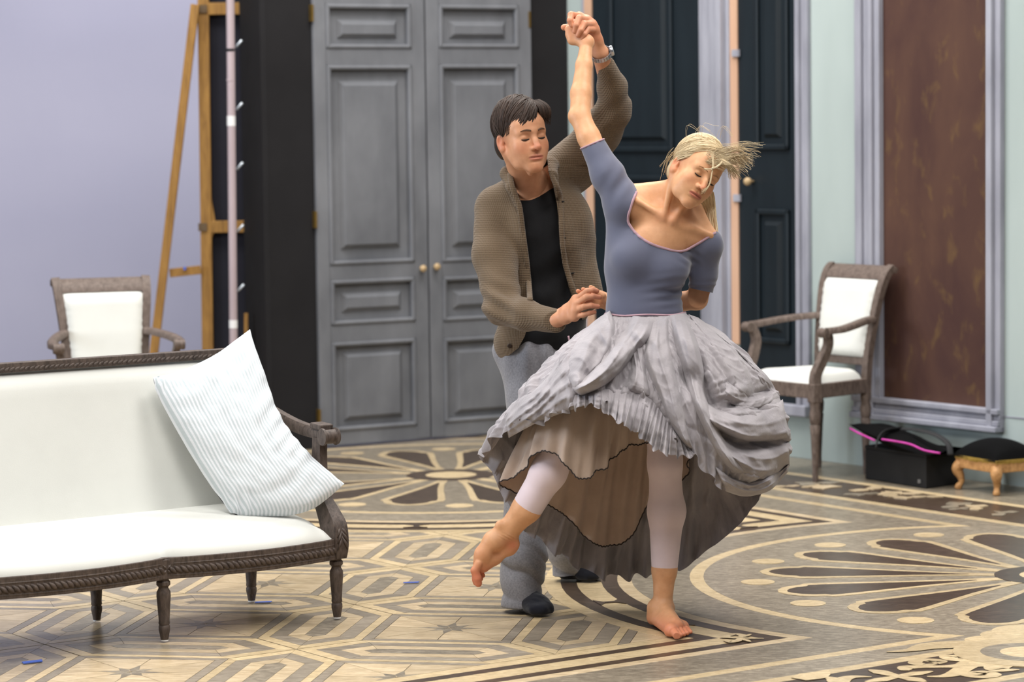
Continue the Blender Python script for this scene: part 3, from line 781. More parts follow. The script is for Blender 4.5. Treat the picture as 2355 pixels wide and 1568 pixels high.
# ================================================================== ARMCHAIRS
M_CWOOD = wood('grey_brown_limed_wood', (112, 98, 90), (70, 58, 52), 0.6, (8, 8, 3), 9, 0.35)
def make_chair():
    c = root('armchair', (0, 0, 0), 'x', 'chair')
    ob = lambda nm, mb, m, par=c, **k: obj(nm, mb, m, par, local=True, **k)
    FW, RW, D0, D1 = 0.235, 0.165, 0.20, -0.17         # half widths front/rear, front/rear leg lines
    for sg in (-1, 1):
        vs, fs = [], []
        pr = [(0.011, 0), (0.014, 0.02), (0.013, 0.05), (0.016, 0.12), (0.020, 0.21), (0.024, 0.255), (0.020, 0.262), (0.024, 0.272), (0.026, 0.31), (0.021, 0.335), (0.024, 0.355), (0.024, 0.368)]
        ob('leg', MB().lathe(pr, (sg * FW, D0, 0), 16), M_CWOOD, smooth=True, auto=40)
        ob('leg_block', MB().box((sg * FW, D0, 0.405), (0.05, 0.05, 0.085)), M_CWOOD, bevel=0.004)
        ob('leg', MB().lathe(pr, (sg * RW, D1, 0), 16), M_CWOOD, smooth=True, auto=40)
        # rear stile sweeping up and back, scrolled over at the top
        st = spline([(RW, D1, 0.35), (RW, D1 - 0.005, 0.44), (RW + 0.006, D1 - 0.012, 0.56), (RW + 0.020, D1 - 0.035, 0.72), (RW + 0.034, D1 - 0.066, 0.86), (RW + 0.040, D1 - 0.098, 0.93), (RW + 0.042, D1 - 0.130, 0.955)], 5)
        ob('stile', MB().sweep([(sg * p[0], p[1], p[2]) for p in st], [(-0.019, -0.016), (0.019, -0.016), (0.019, 0.016), (-0.019, 0.016)], up=(0, 1, 0.2)), M_CWOOD, smooth=True, auto=40)
        ob('scroll', MB().lathe([(0.002, -0.022), (0.016, -0.021), (0.016, 0.021), (0.002, 0.022)], (sg * (RW + 0.042), D1 - 0.130, 0.944), 14, Matrix(((0, 0, 1), (0, 1, 0), (-1, 0, 0)))), M_CWOOD, smooth=True, auto=40)
        ar = spline([(RW + 0.018, D1 - 0.035, 0.722), (RW + 0.062, -0.10, 0.716), (FW + 0.032, 0.0, 0.704), (FW + 0.050, 0.09, 0.692), (FW + 0.040, 0.165, 0.688)], 6)
        ob('arm', MB().sweep([(sg * p[0], p[1], p[2]) for p in ar], [(-0.02, -0.015), (0.02, -0.015), (0.021, 0.004), (0.012, 0.014), (-0.012, 0.014), (-0.021, 0.004)]), M_CWOOD, smooth=True, auto=50)
        ob('arm_scroll', MB().lathe([(0.003, -0.025), (0.022, -0.024), (0.024, -0.016), (0.020, 0.0), (0.024, 0.016), (0.022, 0.024), (0.003, 0.025)], (sg * (FW + 0.034), 0.175, 0.679), 16, Matrix(((0, 0, 1), (0, 1, 0), (-1, 0, 0)))), M_CWOOD, smooth=True, auto=40)
        su = spline([(FW, D0, 0.43), (FW, D0 - 0.004, 0.49), (FW + 0.008, D0 - 0.036, 0.555), (FW + 0.018, D0 - 0.060, 0.615), (FW + 0.028, D0 - 0.054, 0.66), (FW + 0.033, D0 - 0.040, 0.684)], 5)
        ob('arm_support', MB().sweep([(sg * p[0], p[1], p[2]) for p in su], [(-0.016, -0.022), (0.016, -0.022), (0.016, 0.018), (-0.016, 0.018)], up=(0, 1, 0.05), scale=list(np.linspace(1.15, 0.85, len(su)))), M_CWOOD, smooth=True, auto=45)
        ob('side_rail', MB().bar((sg * FW, D0, 0.412), (sg * RW, D1, 0.412), 0.032, 0.066), M_CWOOD, bevel=0.004)
    ob('front_rail', MB().bar((-FW, D0, 0.412), (FW, D0, 0.412), 0.034, 0.066), M_CWOOD, bevel=0.004)
    ob('rear_rail', MB().bar((-RW, D1, 0.412), (RW, D1, 0.412), 0.034, 0.066), M_CWOOD, bevel=0.004)
    # back: top rail, lower rail, pad
    def bk(x, zz, o=0):
        k = np.interp(zz, [0.56, 0.72, 0.86, 0.93, 0.952], [0.012, 0.035, 0.066, 0.098, 0.130]); return (x * float(np.interp(zz, [0.5, 0.95], [1.0, 1.22])), D1 - float(k) + o, zz)
    ob('top_rail', MB().grid([[bk(x, zz, o) for zz, o in ((0.900, -0.012), (0.900, 0.018), (0.915, 0.02), (0.935, 0.02), (0.955, 0.012), (0.962, 0.0), (0.955, -0.014), (0.915, -0.016), (0.900, -0.012))] for x in (-RW - 0.02, 0, RW + 0.02)]), M_CWOOD, smooth=True, auto=40)
    ob('lower_rail', MB().box(bk(0, 0.522), (2 * RW, 0.03, 0.036)), M_CWOOD, bevel=0.004)
    for side, nm in ((1, 'back_pad'), (-1, 'back_cover')):
        P = []
        for i in range(21):
            row = []
            for j in range(25):
                x = lerp(-RW + 0.006, RW - 0.006, i / 20); zz = lerp(0.540, 0.903, j / 24)
                ed = min(1, min(i, 20 - i) / 3) ; ev = min(1, min(j, 24 - j) / 3)
                pf = 0.030 * math.sqrt(1 - (1 - ed) ** 2) * math.sqrt(1 - (1 - ev) ** 2)
                if side > 0 and min(i, 20 - i) < 2: pf += 0.003 * math.sin(j * 2.6)
                row.append(bk(x, zz, side * (0.006 + pf * (1 if side > 0 else 0.3))))
            P.append(row)
        ob(nm, MB().grid(P), M_CREAM, smooth=True)
    P = []
    for i in range(25):
        row = []
        for j in range(25):
            v = j / 24; y = lerp(D0 + 0.006, D1 + 0.01, v); hw = lerp(FW, RW, v) - 0.004; x = lerp(-hw, hw, i / 24)
            ed = min(1, min(i, 24 - i) / 4); ev = min(1, min(j, 24 - j) / 4)
            row.append((x, y, 0.440 + 0.052 * math.sqrt(1 - (1 - ed) ** 2) * math.sqrt(1 - (1 - ev) ** 2)))
        P.append(row)
    ob('seat_cushion', MB().grid(P), M_CREAM, smooth=True)
    return c
chair = make_chair()
f_ = Vector((-0.82, -0.57, 0)).normalized()
sd_ = Vector((-f_.y, f_.x, 0))
a0 = math.atan2(f_.y, f_.x) - math.pi / 2
# near front leg stands at the measured floor point
Rz = Matrix.Rotation(a0, 4, 'Z')
lx = Rz @ Vector((0.235, 0.20, 0)); lx2 = Rz @ Vector((-0.235, 0.20, 0))
near = lx if lx.y < lx2.y else lx2
chair.location = G(1875, 1108) - near; chair.rotation_euler = (0, 0, a0)
chair['label'] = 'cream and limed wood armchair standing by the mint wall beside the brown panel'
ch2 = copy_tree(chair); f2 = Vector((0.30, -0.95, 0)).normalized(); a2 = math.atan2(f2.y, f2.x) - math.pi / 2
bt = Matrix.Rotation(a2, 4, 'Z') @ Vector((0, -0.30, 0))
pb = W(232, 700, 12.95); ch2.location = Vector((pb.x, pb.y, 0)) - Vector((bt.x, bt.y, 0)); ch2.rotation_euler = (0, 0, a2)
ch2['label'] = 'cream and limed wood armchair behind the long sofa in front of the lavender backdrop'
for c_ in (chair, ch2): c_['group'] = 'matching armchairs of the stage set'

# ================================================================== SCENERY FLAT, BRACE AND POLE (left)
YF = 14.62
fl = root('scenery_flat', (W(470, 700, YF).x, YF, 0), 'back of a black canvas scenery flat with tan timber rails beside the masking wall', 'scenery flat')
xa, xb = W(466, 400, YF).x, W(585, 400, YF).x
obj('canvas', MB().box(((xa + xb) / 2, YF + 0.03, 1.5), (xb - xa, 0.008, 3.0)), plain('blue_black_canvas', (34, 34, 42), 0.85, 4, 2, 0.1, 120, 0.2), fl)
obj('upright', MB().bar((W(457, 0, YF).x + 0.03, YF, 3.05), (W(472, 800, YF).x + 0.01, YF, 0.0), 0.058, 0.04, up=(0, 1, 0)), M_TAN, fl, bevel=0.003)
M_STAMP = plain('stamped_plate', (92, 74, 52), 0.6, 8, 40)
for yy in (20, 521):
    zz = W(520, yy, YF).z
    obj('rail', MB().box((lerp(xa, xb, 0.5), YF - 0.004, zz), (xb - xa, 0.03, 0.062)), M_TAN, fl, bevel=0.003)
    obj('corner_plate', MB().box((W(462, yy, YF).x + 0.012, YF - 0.024, zz), (0.045, 0.006, 0.04)), M_STAMP, fl)
    obj('gusset', MB().prism([(0, 0), (0.05, 0), (0, 0.14)], 0, 0.01), M_TAN, None) if False else None
for yy in (440, 560):
    zz = W(490, yy, YF).z
    pts = [W(483, yy, YF - 0.012), W(483, 520, YF - 0.012), W(497, 520, YF - 0.012)]
    obj('gusset', MB().add([p for p in pts] + [p + Vector((0, 0.02, 0)) for p in pts], [(0, 1, 2), (5, 4, 3), (0, 3, 4, 1), (1, 4, 5, 2), (2, 5, 3, 0)]), M_TAN, fl)
br = root('stage_brace', (W(360, 790, YF - 0.1).x, YF - 0.1, 0), 'leaning tan timber brace propping the black scenery flat', 'brace')
obj('strut', MB().bar(W(449, 10, YF - 0.06), (W(357, 797, YF - 0.1) + Vector((-0.075, -0.01, -W(357, 797, YF - 0.1).z))), 0.044, 0.03, up=(0, 1, 0)), M_TAN, br, bevel=0.003)
obj('cross_bar', MB().bar(W(390, 628, YF - 0.07), W(462, 620, YF - 0.05), 0.045, 0.02, up=(0, 1, 0)), M_TAN, br, bevel=0.002)
obj('tape', MB().box(W(425, 617, YF - 0.085), (0.012, 0.02, 0.016)), M_TAPE, br)
YP = 14.05
M_PIPE = plain('pinkish_metal_pipe', (176, 160, 164), 0.45, 8, 6, metal=0.15, stretch=(1, 1, 0.3))
pl = root('metal_pole', (W(535, 780, YP).x, YP, 0), 'upright pale metal pole with tape bands beside the black flat', 'pole')
pA, pB = W(529, -60, YP), W(537, 800, YP)
pB2 = pA + (pB - pA) * ((pA.z - 0.0) / (pA.z - pB.z))
obj('pipe', MB().tube([pA, pB2], 0.0205, 20), M_PIPE, pl, smooth=True, auto=50)
dp = (pB2 - pA).normalized()
for yy, h, m in ((115, 0.014, M_BLACK), (184, 0.012, M_PIPE), (278, 0.05, M_GLIDE), (745, 0.04, M_GLIDE)):
    c = W(529 + 8 * yy / 800, yy, YP); obj('tape_band', MB().tube([c - dp * h / 2, c + dp * h / 2], 0.0215, 20), m, pl, smooth=True, auto=50)
M_CLEAT = plain('bright_metal_cleat', (214, 222, 230), 0.3, 6, 20, metal=0.5)
for yy in (100, 244, 381, 524, 661):
    p = W(549 + yy * 0.008, yy, 14.42)
    obj('lash_cleat', MB().tube([p + Vector((-0.016, 0, -0.018)), p + Vector((0.016, -0.01, 0.016))], 0.007, 8), M_CLEAT, wall_c, smooth=True)
st_ = obj('timber_offcut', MB().bar(W(566, 720, 14.4), W(562, 800, 14.4) + Vector((0, 0, -W(562, 800, 14.4).z)), 0.02, 0.02, up=(0, 1, 0)), M_TAN)
tag(st_, 'thin orange timber batten standing against the black masking by the pole', 'batten')

# ================================================================== BLACK BOX, BAG AND FOOTSTOOL (right)
M_BOX = plain('black_painted_box', (26, 26, 27), 0.7, 4, 6, 0.1, 80, 0.3)
b1, b2, b3 = G(1990, 1101), G(2130, 1124), G(2214, 1112)
b4 = b1 + (b3 - b2)
box = root('black_box', (b1 + b3) / 2, 'low black painted wooden box on the floor under the black bag', 'box')
cq = (b1 + b2 + b3 + b4) / 4
obj('carcass', MB().prism([tuple(p[:2]) for p in (b1, b2, b3, b4)], 0, 0.14), M_BOX, box, bevel=0.004)
obj('lid', MB().prism([tuple((cq + (p - cq) * 1.015)[:2]) for p in (b1, b2, b3, b4)], 0.14, 0.155), M_BOX, box, bevel=0.004)
obj('latch', MB().box(b2 + (b1 - b2) * 0.1 + Vector((-0.004, -0.003, 0.03)), (0.012, 0.006, 0.016)), plain('grey_latch', (120, 120, 120), 0.4, 4), box)
M_BAG = plain('black_velvet', (11, 11, 12), 0.95, 2, 8, 0.2, 120, 0.1)
M_PINK = plain('magenta_piping', (186, 52, 150), 0.6, 8, 30)
bag = root('cushion_bag', cq + Vector((0, 0, 0.155)), 'soft black cushion bag with magenta zip lying on the low black box', 'bag')
yb = 12.62
corn = [W(1952, 984, 12.80), W(2050, 992, 13.02), W(2238, 1056, 12.66), W(2150, 1052, 12.40)]
A_, B_, C_, D_ = corn
vs, fs = [], []; n = 26
for side in (1, -1):
    b0 = len(vs)
    for i in range(n + 1):
        for j in range(n + 1):
            s, t = i / n, j / n
            p = A_ * (1 - s) * (1 - t) + B_ * s * (1 - t) + D_ * (1 - s) * t + C_ * s * t
            e = (4 * s * (1 - s)) ** 0.45 * (4 * t * (1 - t)) ** 0.45
            zz = side * 0.042 * e + 0.012 * mnoise.noise(Vector((s * 4, t * 4, 5 + side))) * e + 0.03 * (1 - t) ** 2
            q = p + Vector((0, 0, zz - 0.012)); q.z = max(q.z, 0.156); vs.append(q)
    for i in range(n):
        for j in range(n):
            a = b0 + i * (n + 1) + j; f = (a, a + 1, a + n + 2, a + n + 1); fs.append(f if side < 0 else f[::-1])
obj('body', (vs, fs), M_BAG, bag, smooth=True)
zp = lambda px, py, Y=12.46: W(px, py, Y)
obj('zip', MB().tube(spline([W(1955, 985, 12.78), W(1975, 996, 12.70), W(2012, 1013, 12.60)], 4), 0.0045, 6), M_PINK, bag, smooth=True)
obj('zip', MB().tube(spline([W(2028, 1010, 12.58), W(2062, 1015, 12.54), W(2095, 1022, 12.49), W(2125, 1035, 12.43), W(2162, 1042, 12.38)], 4), 0.0048, 6), M_PINK, bag, smooth=True)
for pts in ([(2014, 1030, 12.58), (2022, 1003, 12.60), (2040, 990, 12.66), (2070, 986, 12.75)], [(2186, 1046, 12.42), (2180, 1020, 12.45), (2150, 999, 12.52), (2105, 988, 12.66), (2070, 986, 12.75)]):
    obj('handle', MB().tube(spline([W(*p) for p in pts], 5), [(0.014, 0.004)] * (5 * (len(pts) - 1) + 1), 8), plain('black_webbing', (34, 34, 36), 0.8, 3), bag, smooth=True)
M_GILT = wood('gilt_carved_wood', (196, 148, 96), (150, 106, 62), 0.5, (5, 5, 5), 9, 0.2)
s1, s2 = G(2207, 1124), G(2292, 1139)
dS = (s2 - s1).normalized(); dT = Vector((-dS.y, dS.x, 0)); dT = dT if dT.x > 0 else -dT
SL, SW = (s2 - s1).length, 0.21
stool = root('footstool', s1 + dS * SL / 2 + dT * SW / 2, 'small gilt footstool with black velvet top and carved feet by the mint wall', 'footstool')
FS = lambda a, b, zz: s1 + dS * a + dT * b + Vector((0, 0, zz))
for a, b in ((0, 0), (SL, 0), (0, SW), (SL, SW)):
    oa, ob_ = (-1 if a == 0 else 1), (-1 if b == 0 else 1)
    o2 = dS * oa * 0.7 + dT * ob_ * 0.7
    pth = [FS(a, b, 0.118) - o2 * 0.008, FS(a, b, 0.09) + o2 * 0.010, FS(a, b, 0.058) - o2 * 0.004, FS(a, b, 0.032) - o2 * 0.008, FS(a, b, 0.014) + o2 * 0.004, FS(a, b, 0.0) + o2 * 0.008]
    obj('leg', MB().tube(spline(pth, 4), list(np.interp(np.linspace(0, 1, 21), [0, .2, .45, .65, .85, 1], [.026, .027, .016, .012, .017, .014])), 10), M_GILT, stool, smooth=True)
for p, q in ((FS(0, 0, .12), FS(SL, 0, .12)), (FS(SL, 0, .12), FS(SL, SW, .12)), (FS(SL, SW, .12), FS(0, SW, .12)), (FS(0, SW, .12), FS(0, 0, .12))):
    obj('apron', MB().bar(p, q, 0.03, 0.045, ext=0.012), M_GILT, stool, bevel=0.004)
    fr = MB()
    nn = int((q - p).length / 0.009)
    for k in range(nn + 1):
        c = p + (q - p) * (k / nn); c = c + (c - FS(SL / 2, SW / 2, .12)).normalized() * 0.018
        fr.tube([c + Vector((0, 0, 0.034)), c + Vector((0, 0, 0.018 + rnd.uniform(-.003, .003)))], [0.006, 0.003], 5)
    obj('fringe', fr, plain('gold_fringe', (170, 140, 62), 0.7, 14, 60), stool)
P = []
for i in range(25):
    row = []
    for j in range(25):
        a = lerp(-0.02, SL + 0.02, i / 24); b = lerp(-0.02, SW + 0.02, j / 24)
        e = (max(0, 4 * i / 24 * (1 - i / 24)) ** 0.4) * (max(0, 4 * j / 24 * (1 - j / 24)) ** 0.4)
        row.append(FS(a, b, 0.148 + 0.085 * e))
    P.append(row)
obj('cushion', MB().grid(P), M_BAG, stool, smooth=True)
# ================================================================== SIGNED DISTANCE MODELLING FOR BODIES AND CLOTHES
import openvdb as vdb
class Field:
    def __init__(s, lo, hi, vox):
        s.lo = np.array(lo, np.float32); s.vox = vox
        s.n = np.ceil((np.array(hi) - s.lo) / vox).astype(int) + 1
        s.d = np.full(tuple(s.n), 0.5, np.float32)
    def _win(s, mn, mx):
        a = np.maximum(0, np.floor((np.array(mn) - s.lo) / s.vox).astype(int)); b = np.minimum(s.n, np.ceil((np.array(mx) - s.lo) / s.vox).astype(int) + 1)
        if np.any(b <= a): return None, None
        sl = tuple(slice(int(x), int(y)) for x, y in zip(a, b))
        g = [(s.lo[i] + s.vox * np.arange(a[i], b[i])).astype(np.float32) for i in range(3)]
        return sl, (g[0][:, None, None], g[1][None, :, None], g[2][None, None, :])
    def _put(s, sl, b, k, op):
        a = s.d[sl]
        if op == 'sub': b = -b
        if op == 'add':
            if k <= 0: r = np.minimum(a, b)
            else:
                h = np.clip(0.5 + 0.5 * (b - a) / k, 0, 1); r = b + (a - b) * h - k * h * (1 - h)
        else:
            if k <= 0: r = np.maximum(a, b)
            else:
                h = np.clip(0.5 - 0.5 * (b - a) / k, 0, 1); r = b + (a - b) * h + k * h * (1 - h)
        s.d[sl] = r
    def cone(s, a, b, ra, rb, k=0.01, op='add', flat=None):
        """tapered capsule; flat=(axis vector, factor) squashes it along an axis"""
        a, b = np.array(a, np.float64), np.array(b, np.float64); m = max(ra, rb) + k + 0.02
        sl, g = s._win(np.minimum(a, b) - m, np.maximum(a, b) + m)
        if sl is None: return s
        d = b - a; L = max(float(d @ d), 1e-12)
        px, py, pz = g[0] - a[0], g[1] - a[1], g[2] - a[2]
        t = np.clip((px * d[0] + py * d[1] + pz * d[2]) / L, 0, 1)
        qx, qy, qz = px - t * d[0], py - t * d[1], pz - t * d[2]
        if flat is not None:
            ax = np.array(flat[0], float); ax /= np.linalg.norm(ax); f = flat[1]
            dt = (qx * ax[0] + qy * ax[1] + qz * ax[2]) * (1 / f - 1)
            qx, qy, qz = qx + dt * ax[0], qy + dt * ax[1], qz + dt * ax[2]
        b_ = np.sqrt(qx * qx + qy * qy + qz * qz) - (ra + (rb - ra) * t)
        s._put(sl, b_.astype(np.float32), k, op); return s
    def chain(s, pts, rad, k=0.01, op='add', flat=None):
        for i in range(len(pts) - 1): s.cone(pts[i], pts[i + 1], rad[i], rad[i + 1], k, op, flat)
        return s
    def ell(s, c, r, ax=None, k=0.01, op='add'):
        """ellipsoid; ax = 3 axis vectors for the three radii"""
        c = np.array(c, float); r = np.array(r, float); m = r.max() + k + 0.02
        sl, g = s._win(c - m, c + m)
        if sl is None: return s
        p = [g[0] - c[0], g[1] - c[1], g[2] - c[2]]
        if ax is not None: p = [p[0] * a[0] + p[1] * a[1] + p[2] * a[2] for a in ax]
        k0 = np.sqrt((p[0] / r[0]) ** 2 + (p[1] / r[1]) ** 2 + (p[2] / r[2]) ** 2)
        k1 = np.sqrt((p[0] / r[0] ** 2) ** 2 + (p[1] / r[1] ** 2) ** 2 + (p[2] / r[2] ** 2) ** 2) + 1e-6
        s._put(sl, (k0 * (k0 - 1) / k1).astype(np.float32), k, op); return s
    def plane(s, p, n, k=0.0):
        """keep only the side the normal points away from"""
        n = np.array(n, float); n /= np.linalg.norm(n)
        g = [(s.lo[i] + s.vox * np.arange(s.n[i])).astype(np.float32) for i in range(3)]
        b = (g[0][:, None, None] - p[0]) * n[0] + (g[1][None, :, None] - p[1]) * n[1] + (g[2][None, None, :] - p[2]) * n[2]
        s._put((slice(None),) * 3, -b.astype(np.float32), k, 'sub'); return s
    def at(s, p):
        q = (np.array(p) - s.lo) / s.vox; i = np.clip(np.round(q).astype(int), 0, s.n - 1); return float(s.d[tuple(i)])
    def hit(s, px, py, y0=8.4, y1=10.6, off=0.0):
        """first surface point along the ray through a pixel"""
        a, b = np.array(W(px, py, y0)), np.array(W(px, py, y1)); prev = None
        for k in range(int((y1 - y0) / 0.002)):
            t = k * 0.002 / (y1 - y0); p = a + (b - a) * t
            if np.any(p < s.lo) or np.any(p > s.lo + s.vox * (s.n - 1)): continue
            if s.at(p) < off: return Vector(p)
        return None
    def mesh(s, iso=0.0, smooth=0):
        g = vdb.FloatGrid(); g.background = 0.5; g.copyFromArray(s.d)
        p, q = g.convertToQuads(iso); v = s.lo + p * s.vox
        return v.astype(np.float64), q[:, ::-1].astype(np.int64)
def vnormals(v, f):
    n = np.zeros_like(v); a = np.cross(v[f[:, 2]] - v[f[:, 0]], v[f[:, 3]] - v[f[:, 1]])
    for k in range(4): np.add.at(n, f[:, k], a)
    return n / (np.linalg.norm(n, axis=1, keepdims=True) + 1e-12)
def relax(v, f, it=1, lam=0.5):
    for _ in range(it):
        s = np.zeros_like(v); c = np.zeros(len(v))
        for k in range(4):
            a, b = f[:, k], f[:, (k + 1) % 4]
            np.add.at(s, a, v[b]); np.add.at(c, a, 1); np.add.at(s, b, v[a]); np.add.at(c, b, 1)
        v = v + lam * (s / c[:, None] - v)
    return v
def vnoise(v, sc, seed=0.0, oct=2):
    """vectorised smooth noise from a handful of warped sines"""
    x, y, z = v[:, 0] * sc[0] + seed, v[:, 1] * sc[1] + seed * 1.7, v[:, 2] * sc[2] + seed * 0.6
    r = np.zeros(len(v)); a = 1.0
    for o in range(oct):
        wx = x + 0.9 * np.sin(1.3 * y + 2.1 * z + o); wy = y + 0.9 * np.sin(1.7 * z + 1.1 * x + 2 * o); wz = z + 0.9 * np.sin(1.5 * x + 1.9 * y + 3 * o)
        r += a * (np.sin(wx) * np.cos(wy) + np.sin(wy + 1.0) * np.cos(wz) + np.sin(wz + 2.0) * np.cos(wx)) / 2.2
        x, y, z = x * 2.1, y * 2.1, z * 2.1; a *= 0.5
    return r
def joinm(parts):
    vs, fs, n = [], [], 0
    for v, f in parts:
        vs.append(np.asarray(v)); fs.append(np.asarray(f) + n); n += len(v)
    return np.concatenate(vs), np.concatenate(fs)
def npobj(name, v, f, mat, parent, attrs=None, smooth=True):
    b = np.array(base_of(parent)) if parent is not None else np.zeros(3)
    me = bpy.data.meshes.new(name); v = np.asarray(v, np.float32) - b.astype(np.float32)
    f = np.asarray(f, np.int32); k = f.shape[1]
    me.vertices.add(len(v)); me.vertices.foreach_set('co', v.ravel())
    me.loops.add(f.size); me.loops.foreach_set('vertex_index', f.ravel())
    me.polygons.add(len(f)); me.polygons.foreach_set('loop_start', np.arange(0, f.size, k, dtype=np.int32))
    me.update(calc_edges=True); me.validate()
    if smooth: me.polygons.foreach_set('use_smooth', np.ones(len(me.polygons), bool))
    me.materials.append(mat)
    for nm, a in (attrs or {}).items():
        at = me.attributes.new(nm, 'FLOAT', 'POINT'); at.data.foreach_set('value', np.asarray(a, np.float32))
    o = bpy.data.objects.new(name, me); COL.objects.link(o); o.parent = parent
    return o
def projnp(v):
    d = np.asarray(v) - np.array([0, 0, CAMH]); a = d @ np.array(cx_); b = d @ np.array(cy_); c = d @ np.array(FWV)
    return 1177.5 + FPX * a / c, 784 - FPX * b / c
def cutfaces(v, f, keep):
    """drop faces with any vertex not kept"""
    f = f[np.all(keep[f], axis=1)]; used = np.unique(f); m = -np.ones(len(v), int); m[used] = np.arange(len(used))
    return v[used], m[f]
def trimto(v, f, g):
    """keep where g < 0 and pull the cut edge onto g = 0 so hems run smooth"""
    f = f[np.any(g[f] < 0, axis=1)]; out = v.copy(); acc = np.zeros_like(v); cnt = np.zeros(len(v))
    for k in range(4):
        for k2 in ((k + 1) % 4, (k + 3) % 4):
            a, b = f[:, k], f[:, k2]; m = (g[a] >= 0) & (g[b] < 0); a, b = a[m], b[m]
            t = np.clip(g[b] / (g[b] - g[a]), 0, 1)[:, None]; q = v[b] + (v[a] - v[b]) * t
            np.add.at(acc, a, q); np.add.at(cnt, a, 1)
    m = cnt > 0; out[m] = acc[m] / cnt[m][:, None]
    lone = (g >= 0) & ~m
    acc2 = np.zeros_like(v); c2 = np.zeros(len(v))
    for k in range(4):
        for k2 in ((k + 1) % 4, (k + 3) % 4):
            a, b = f[:, k], f[:, k2]; q = lone[a] & m[b]; np.add.at(acc2, a[q], out[b[q]]); np.add.at(c2, a[q], 1)
    q = c2 > 0; out[q] = acc2[q] / c2[q][:, None]
    used = np.unique(f); mp = -np.ones(len(v), int); mp[used] = np.arange(len(used))
    return out[used], mp[f]
def w3(px, py, Y): return np.array(W(px, py, Y))

# ------------------------------------------------------------------ skin and cloth materials
def skin_mat(name, base, flush, lip):
    t = NT(name); v = t.coord('Object')
    n1 = t.noise(v, 40, 4); c = t.ramp(n1, [(0.3, [x - 7 for x in base]), (0.7, [min(255, x + 5) for x in base])])
    a = t.n('Attribute', attribute_name='flush'); c = t.mix(c, flush, a.outputs['Fac'])
    l = t.n('Attribute', attribute_name='lip'); c = t.mix(c, lip, l.outputs['Fac'])
    t.col(c); t.bump(t.noise(v, 350, 2), 0.06, 0.002)
    t.b.inputs['Subsurface Weight'].default_value = 0.12
    t.b.inputs['Subsurface Radius'].default_value = (0.012, 0.005, 0.003)
    t.b.inputs['Subsurface Scale'].default_value = 0.6
    return t.done(0.48, 0.4)
M_SKM = skin_mat('fair_skin_a', (208, 152, 116), (200, 116, 90), (182, 112, 92))
M_SKW = skin_mat('fair_skin_b', (216, 162, 120), (204, 120, 90), (184, 104, 88))
def cloth(name, c, rough=0.85, var=6, nscale=30, bump=0.15, bscale=400, sheen=0.2):
    return plain(name, c, rough, var, nscale, bump, bscale, 0.2, sheen)
def knit(name, c, dk, pitch=0.0085):
    t = NT(name); v = t.coord('Object'); s_ = t.n('SeparateXYZ'); t.l(v, s_.inputs[0])
    def M(op, a, b=None):
        n = t.n('Math', operation=op)
        for i, q in enumerate((a, b)):
            if q is None: continue
            if isinstance(q, (int, float)): n.inputs[i].default_value = q
            else: t.l(q, n.inputs[i])
        return n.outputs[0]
    k = 2 * math.pi / pitch
    h = M('ADD', s_.outputs[0], M('MULTIPLY', s_.outputs[1], 0.6))
    a = M('SINE', M('MULTIPLY', M('ADD', h, s_.outputs[2]), k * 0.72)); b = M('SINE', M('MULTIPLY', M('SUBTRACT', h, s_.outputs[2]), k * 0.72))
    hh = M('MULTIPLY', M('ADD', M('MULTIPLY', a, b), 1.0), 0.5)
    t.col(t.ramp(t.noise(v, 5, 3), [(0.25, dk), (0.75, c)]))
    t.bump(hh, 0.7, 0.003)
    return t.done(0.9, 0.15, 0.2)
M_KNIT = knit('brown_waffle_knit', (112, 95, 76), (102, 86, 68))
M_TEE = cloth('black_cotton', (10, 10, 13), 0.85, 3)
M_SWEAT = cloth('grey_melange_jersey', (134, 134, 140), 0.95, 12, 160, 0.2, 500)
M_SOCK = cloth('navy_black_sock', (27, 29, 38), 0.95, 3)
M_LEO = cloth('slate_blue_lycra', (93, 96, 115), 0.62, 3, 8, 0.04, 800, 0.35)
M_PTRIM = cloth('mauve_binding', (176, 142, 152), 0.7, 6)
M_TIGHT = cloth('pale_pink_tights', (222, 205, 212), 0.6, 3, 20, 0.04, 900, 0.3)
t_ = NT('grey_crinkled_cotton'); v_ = t_.coord('Object')
c_ = t_.ramp(t_.noise(v_, 7, 4), [(0.3, (146, 141, 145)), (0.7, (170, 164, 167))]); t_.col(c_)
vo_ = t_.n('TexVoronoi', feature='DISTANCE_TO_EDGE'); vo_.inputs['Scale'].default_value = 10
wq = t_.n('VectorMath', operation='ADD'); nq = t_.n('TexNoise'); nq.inputs['Scale'].default_value = 9; sc2 = t_.n('VectorMath', operation='SCALE'); sc2.inputs['Scale'].default_value = 0.16
t_.l(t_.coord('Object', (1, 1, 0.6)), nq.inputs['Vector']); t_.l(nq.outputs['Color'], sc2.inputs[0]); t_.l(t_.coord('Object', (1, 1, 0.6)), wq.inputs[0]); t_.l(sc2.outputs[0], wq.inputs[1]); t_.l(wq.outputs[0], vo_.inputs['Vector'])
cl_ = t_.n('MapRange'); cl_.inputs['From Max'].default_value = 0.10; cl_.inputs['To Max'].default_value = 0.22; t_.l(vo_.outputs['Distance'], cl_.inputs['Value'])
ah_ = t_.n('Math', operation='MULTIPLY_ADD'); t_.l(t_.noise(t_.coord('Object', (1, 1, 0.5)), 46, 6, 0.7, 1.0), ah_.inputs[0]); ah_.inputs[1].default_value = 0.9; t_.l(cl_.outputs[0], ah_.inputs[2])
t_.bump(ah_.outputs[0], 0.38, 0.009); M_SKIRT = t_.done(0.85, 0.2, 0.2)
M_VOILE = cloth('beige_voile', (176, 156, 142), 0.85, 6, 12, 0.1, 300)
M_EDGE = cloth('dark_serged_edge', (52, 44, 42), 0.9, 4)
